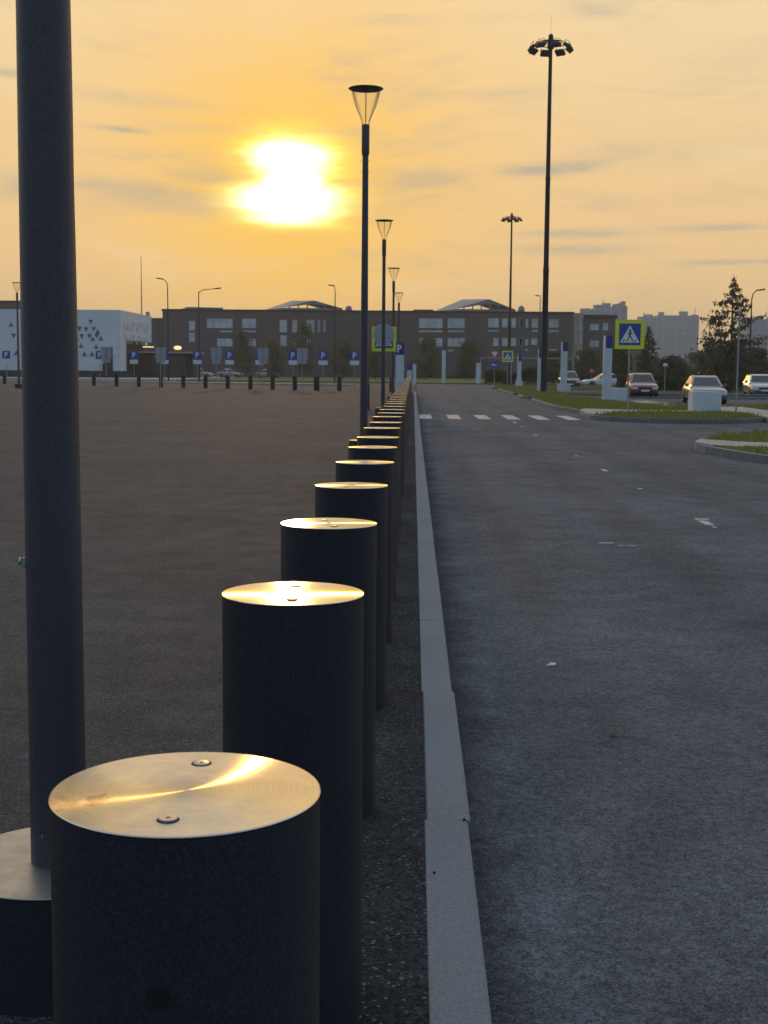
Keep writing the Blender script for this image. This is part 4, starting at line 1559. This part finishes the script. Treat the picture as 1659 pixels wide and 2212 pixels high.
# entrance pavilion with canopy and lit lamps
YE = 212.0
e0, e1 = P(268, 780, YE + 8).x, P(412, 780, YE).x
ec = (e0 + e1) / 2
zc_ = P(350, 763, YE).z
t = thing('entrance_pavilion', 'low dark entrance pavilion with a thin canopy beside the white building', 'building', (ec, YE, 0))
MB().box((0, 6, zc_ / 2), (e1 - e0, 8, zc_)).build('wall', 'dark_wall', t, flat=True)
MB().box((0, 4, zc_ + .12), (e1 - e0 + 1.2, 12, .22)).build('canopy', 'beige_wall', t, flat=True)
for k_ in range(7):
    window(t, -(e1 - e0) / 2 + .8 + k_ * 1.5, -(e1 - e0) / 2 + 2.1 + k_ * 1.5, .2, zc_ - .4, 1.96, glass='dark_glass', frame=.05)
qa, qb = P(376, 754, YE), P(394, 744, YE)
t = thing('lit_lamp', 'glowing oval lamp over the entrance canopy', 'lamp', ((qa.x + qb.x) / 2, YE - .5, qa.z - .25), 0, 'lit lamps at the entrance')
MB().lathe([(.1, .12), (.45, .18), (.66, .42), (.50, .68), (.1, .76)], 20).build('globe', 'lit_lamp', t)
MB().cyl((0, 0, -.4), .06, .6, 8).build('stem', 'mast_paint', t)
qa, qb = P(313, 751, YE), P(336, 748, YE)
t = thing('light_strip', 'slim glowing light strip over the dark entrance', 'lamp', ((qa.x + qb.x) / 2, YE - 1.5, qa.z), 0, 'lit lamps at the entrance')
MB().box((0, 0, .1), (qb.x - qa.x, .25, .16)).build('diffuser', 'lit_lamp', t)
MB().box((0, .2, .12), (qb.x - qa.x + .1, .12, .26)).build('housing', 'mast_paint', t)

# far blocks of flats


def flats(parts, Y, label, material):
    x0 = P(parts[0][0], 700, Y).x
    x1 = P(parts[-1][1], 700, Y).x
    t = thing('apartment_block', label, 'apartment block', ((x0 + x1) / 2, Y, 0), 0, 'hazy blocks of flats on the horizon')
    c_ = (x0 + x1) / 2
    for k_, (a, b, top) in enumerate(parts):
        qa, qb = P(a, top, Y), P(b, top, Y)
        MB().box(((qa.x + qb.x) / 2 - c_, 8 + k_ * .3, qa.z / 2), (qb.x - qa.x - .02, 16, qa.z)).build('wall', material, t, flat=True)
        rr_ = random.Random(int(top * 7 + a))
        for m_ in range(3):
            xx = qa.x - c_ + (qb.x - qa.x) * rr_.uniform(.08, .92)
            hh_ = rr_.uniform(.7, 2.4)
            MB().box((xx, 6 + m_ * 3, qa.z + hh_ / 2), (rr_.uniform(1.2, 4.5), 3, hh_)).build('roof_hut', material, t, flat=True)
        MB().cyl((qa.x - c_ + (qb.x - qa.x) * rr_.uniform(.3, .8), 8, qa.z), .12, rr_.uniform(2.5, 5), 6).build('aerial', 'mast_paint', t)
    return t


flats([(1256, 1286, 675), (1286, 1336, 664), (1336, 1356, 661)], 620, 'tallest far block of flats, behind the dark flat roofed block', 'flat_storeys_dark')
flats([(1386, 1420, 687), (1420, 1498, 681), (1498, 1511, 684)], 680, 'broad far block of flats between the crossing sign and the spruce', 'flat_storeys')
flats([(1618, 1634, 694), (1634, 1700, 690)], 560, 'far block of flats at the right edge behind the spruce', 'flat_storeys_dark')

# ------------------------------------------------------------------ trees and shrubs


def spruce(px, py_base, py_top, Y, Wpx, label, n=9000, material='needles', size=.10, gap=.25, seed=1):
    r_ = np.random.default_rng(seed)
    q = P(px, py_base, Y)
    top_ = P(px, py_top, Y).z
    Hh = top_
    Rm = Wpx / 2 / F_PX * Y
    t = thing('spruce_tree', label, 'tree', (q.x, Y, -.1), 0, 'conifers behind the car park')
    tr = MB().tube([(0, 0, 0), (.05, 0, Hh * .35), (0, 0, Hh * .7), (.03, 0, Hh * 1.0)], [.16, .12, .06, .015], 8)
    cen = []
    z_ = Hh * .10
    nb = 0
    while z_ < Hh * .98:
        u_ = z_ / Hh
        rad = Rm * min(1, (1 - u_) * 2.0 + .02) * (.55 + .45 * min(1, u_ / .2))
        for k_ in range(int(3 + 4 * (1 - u_))):
            a = r_.uniform(0, 2 * math.pi)
            l_ = rad * r_.uniform(.55, 1.15)
            if r_.random() < gap * (1.2 if .45 < u_ < .78 else .3):
                continue
            dr = r_.uniform(-.15, .38)
            tipz = z_ + l_ * dr
            if k_ < 3:
                tr.tube([(0, 0, z_), (math.cos(a) * l_ * .6, math.sin(a) * l_ * .6, z_ + l_ * dr * .8), (math.cos(a) * l_, math.sin(a) * l_, tipz)], [.03, .02, .006], 5)
            m_ = max(8, int(34 * l_ / Rm * n / 9000))
            s_ = r_.uniform(.12, 1, m_) ** .8
            p_ = np.stack([np.cos(a) * l_ * s_, np.sin(a) * l_ * s_, z_ + l_ * dr * s_], 1)
            p_ += r_.normal(0, 1, (m_, 3)) * np.array([.16, .16, .12]) * (.35 + .65 * (1 - u_))
            p_[:, 2] -= np.abs(r_.normal(0, .10, m_))
            cen.append(p_)
        z_ += Hh * r_.uniform(.014, .03)
    tr.build('trunk', 'bark', t)
    quads('crown', material, np.concatenate(cen), size, t, aspect=1.6, droop=.35)
    return t


spruce(1576, 835, 590, 108, 140, 'tall ragged spruce with a bare spire at the right, sky showing through', 22000, size=.115, seed=4, gap=.3)
spruce(1398, 830, 702, 135, 58, 'small dark conifer between the crossing sign and the far flats', 6000, size=.12, gap=.1, seed=8)


def tree(px, py_base, py_top, Y, Wpx, label, n=1600, material='leaves_birch', size=.20, seed=1, trunkm='trunk_pale', low=.18, group='young trees before the brick building'):
    r_ = np.random.default_rng(seed)
    q = P(px, py_base, Y)
    Hh = P(px, py_top, Y).z
    Rm = Wpx / 2 / F_PX * Y
    t = thing('young_tree', label, 'tree', (q.x, Y, 0), 0, group)
    tr = MB().tube([(0, 0, 0), (r_.normal(0, .1), 0, Hh * .4), (r_.normal(0, .15), r_.normal(0, .1), Hh * .85)], [.12, .08, .02], 7)
    cen = []
    for k_ in range(26):
        u_ = r_.uniform(low, .97)
        a = r_.uniform(0, 2 * math.pi)
        prof = math.sin(math.pi * min(1, (u_ - low + .12) / (1.1 - low))) ** .8
        l_ = Rm * prof * r_.uniform(.25, 1.0)
        c_ = np.array([math.cos(a) * l_, math.sin(a) * l_, Hh * u_])
        if k_ < 9:
            tr.tube([(0, 0, Hh * u_ * .72), (c_[0] * .6, c_[1] * .6, Hh * u_ * .9), tuple(c_)], [.035, .02, .008], 5)
        m_ = int(n / 26)
        cen.append(c_ + r_.normal(0, 1, (m_, 3)) * np.array([.36, .36, .42]) * Rm * .55)
    tr.build('trunk', trunkm, t)
    c_ = np.concatenate(cen)
    c_[:, 2] = np.clip(c_[:, 2], Hh * .08, Hh * 1.03)
    quads('crown', material, c_, size, t)
    return t


tree(920, 815, 728, 205, 66, 'broad bushy young tree left of the plain white pillar', 2600, seed=11, low=.08)
tree(1012, 815, 742, 215, 74, 'rounded young tree right of the plain white pillar', 2600, seed=12, low=.05, material='leaves_dark')
tree(655, 815, 703, 215, 62, 'tallest slim young tree in front of the brick facade', 2200, seed=13)
tree(520, 815, 720, 218, 60, 'young tree behind the middle parking sign', 2000, seed=14)
tree(742, 815, 730, 214, 66, 'bushy young tree left of the second lamp post', 2200, seed=15, low=.08)
tree(810, 815, 742, 210, 60, 'young tree between the second and third lamp posts', 2000, seed=16, low=.06)
tree(590, 815, 735, 216, 50, 'small young tree behind a grey sign back', 1600, seed=17, low=.1)
tree(1195, 822, 762, 180, 60, 'young tree between two white pillars before the brick building', 2000, seed=18, low=.04, material='leaves_dark')
tree(1265, 822, 760, 175, 70, 'bushy tree in front of the dark flat roofed block', 2200, seed=19, low=.04, material='leaves_dark')
tree(1340, 828, 755, 150, 70, 'dense dark shrub like tree right below the crossing sign', 2600, seed=20, low=.03, material='leaves_dark')
tree(1455, 828, 772, 140, 70, 'low spreading tree before the far flats', 2400, seed=21, low=.03, material='leaves_dark')
tree(1525, 828, 735, 125, 66, 'rounded dark tree leaning against the left of the spruce', 2600, seed=22, low=.04, material='leaves_dark', size=.15)
tree(1630, 828, 755, 118, 80, 'wide dark tree at the right edge below the street lamp', 2600, seed=23, low=.04, material='leaves_dark', size=.15)


def hedge(px0, px1, py_top, Y, label, n=5000, material='leaves_dark', depth_=2.0, zb_=.03, size=.13):
    a, b = P(px0, 800, Y).x, P(px1, 800, Y).x
    Hh = P((px0 + px1) / 2, py_top, Y).z - zb_
    c_ = (a + b) / 2
    t = thing('hedge', label, 'hedge', (c_, Y, zb_))
    x_ = rng.uniform(a - c_, b - c_, n)
    hh = Hh * (.78 + .22 * np.sin(x_ * 1.1 + px0) * np.sin(x_ * .47 + 1))
    p_ = np.stack([x_, rng.uniform(0, depth_, n), hh * rng.uniform(0, 1, n) ** .6], 1)
    quads('foliage', material, p_, size, t)
    st_ = MB()
    for k_ in range(12):
        xx = (a - c_) + (b - a) * (k_ + .5) / 12
        st_.tube([(xx, depth_ / 2, 0), (xx + .1, depth_ / 2, Hh * .7)], [.04, .015], 5)
    st_.build('stems', 'bark', t)
    return t


hedge(1048, 1165, 790, 152, 'clipped dark hedge between the distant crossing sign and the tall mast', 5000)
hedge(1160, 1345, 792, 160, 'dark hedge behind the parked dark and white cars', 7000)
hedge(1340, 1500, 806, 112, 'rough shrubs behind the dark red hatchback', 8000, size=.11, zb_=-.1)
hedge(1490, 1680, 800, 112, 'rough shrubs along the right edge behind the silver car', 8000, size=.11, zb_=-.1)
hedge(880, 1060, 812, 240, 'low hedge along the foot of the brick facade', 4000, zb_=.0)
# far wood on the horizon
n = 16000
x_ = rng.uniform(-160, 420, n)
hh = 9 + 4 * np.sin(x_ * .05) + 2.5 * np.sin(x_ * .21 + 1) + 1.2 * np.sin(x_ * .6)
p_ = np.stack([x_, rng.uniform(395, 430, n), hh * rng.uniform(0, 1, n) ** .55], 1)
tag(quads('far_wood', 'far_leaves', p_, 1.3), 'hazy strip of trees along the horizon', 'wood', kind='stuff')

# ------------------------------------------------------------------ litter on the road and kerb
lt = [(1190, 1437, 'chip_white', 'pale chip of litter lying on the road', .03), (1325, 1590, 'leaf_dead', 'small dark leaf scrap on the road', .022)]
for px, py, m_, lb, s_ in lt:
    q = G(px, py, ZR + .004)
    o = MB().add([(-s_, -s_ * .4, 0), (s_ * .7, -s_ * .6, .004), (s_, s_ * .3, .012), (-s_ * .2, s_ * .7, .006), (-s_ * .1, 0, .016)], [(0, 1, 4), (1, 2, 4), (2, 3, 4), (3, 0, 4)]).build('litter', m_, loc=q, flat=True)
    tag(o, lb, 'litter')
for px, py, lb, s_ in ((1003, 1772, 'tiny black pebble on the kerb by a joint', .006), (938, 1886, 'tiny black pebble at the left edge of the kerb', .005)):
    q = G(px, py, .008)
    o = MB().lathe([(s_ * .6, 0), (s_, s_ * .4), (s_ * .7, s_), (s_ * .2, s_ * 1.2)], 9).build('pebble', 'rubber_gap', loc=q)
    tag(o, lb, 'pebble')
# ------------------------------------------------------------------ evening haze
hz = bpy.data.materials.new('haze')
hz.use_nodes = True
ht = hz.node_tree
ht.nodes.clear()
pvn = ht.nodes.new('ShaderNodeVolumePrincipled')
pvn.inputs['Color'].default_value = (.93, .93, .93, 1)
pvn.inputs['Density'].default_value = .00038
pvn.inputs['Anisotropy'].default_value = .35
hout = ht.nodes.new('ShaderNodeOutputMaterial')
ht.links.new(pvn.outputs[0], hout.inputs['Volume'])
M['haze'] = hz
tag(MB().box((0, 1730, 21), (5020, 3580, 46)).build('haze', 'haze', flat=True), kind='stuff')
n = 900
gx = np.where(rng.random(n) < .55, .20 + np.abs(rng.normal(0, .06, n)), .045 - np.abs(rng.normal(0, .05, n)))
gy = 2.0 + 20 * rng.random(n) ** 1.6
gr = MB()
for x_, y_ in zip(gx, gy):
    r_ = rng.uniform(.0015, .0045)
    z_ = ZR if x_ > .196 else .005
    gr.lathe([(r_, 0), (r_ * .9, r_ * .7), (r_ * .3, r_ * 1.1)], 5, (x_, y_, z_))
tag(gr.build('grit', 'soil_grit', flat=True), 'scattered grit lying along both edges of the kerb', 'grit', kind='stuff')
print('LAMPS', L1, L2, 'row', A0, A1, 'joints', joints, 'mast', m1)
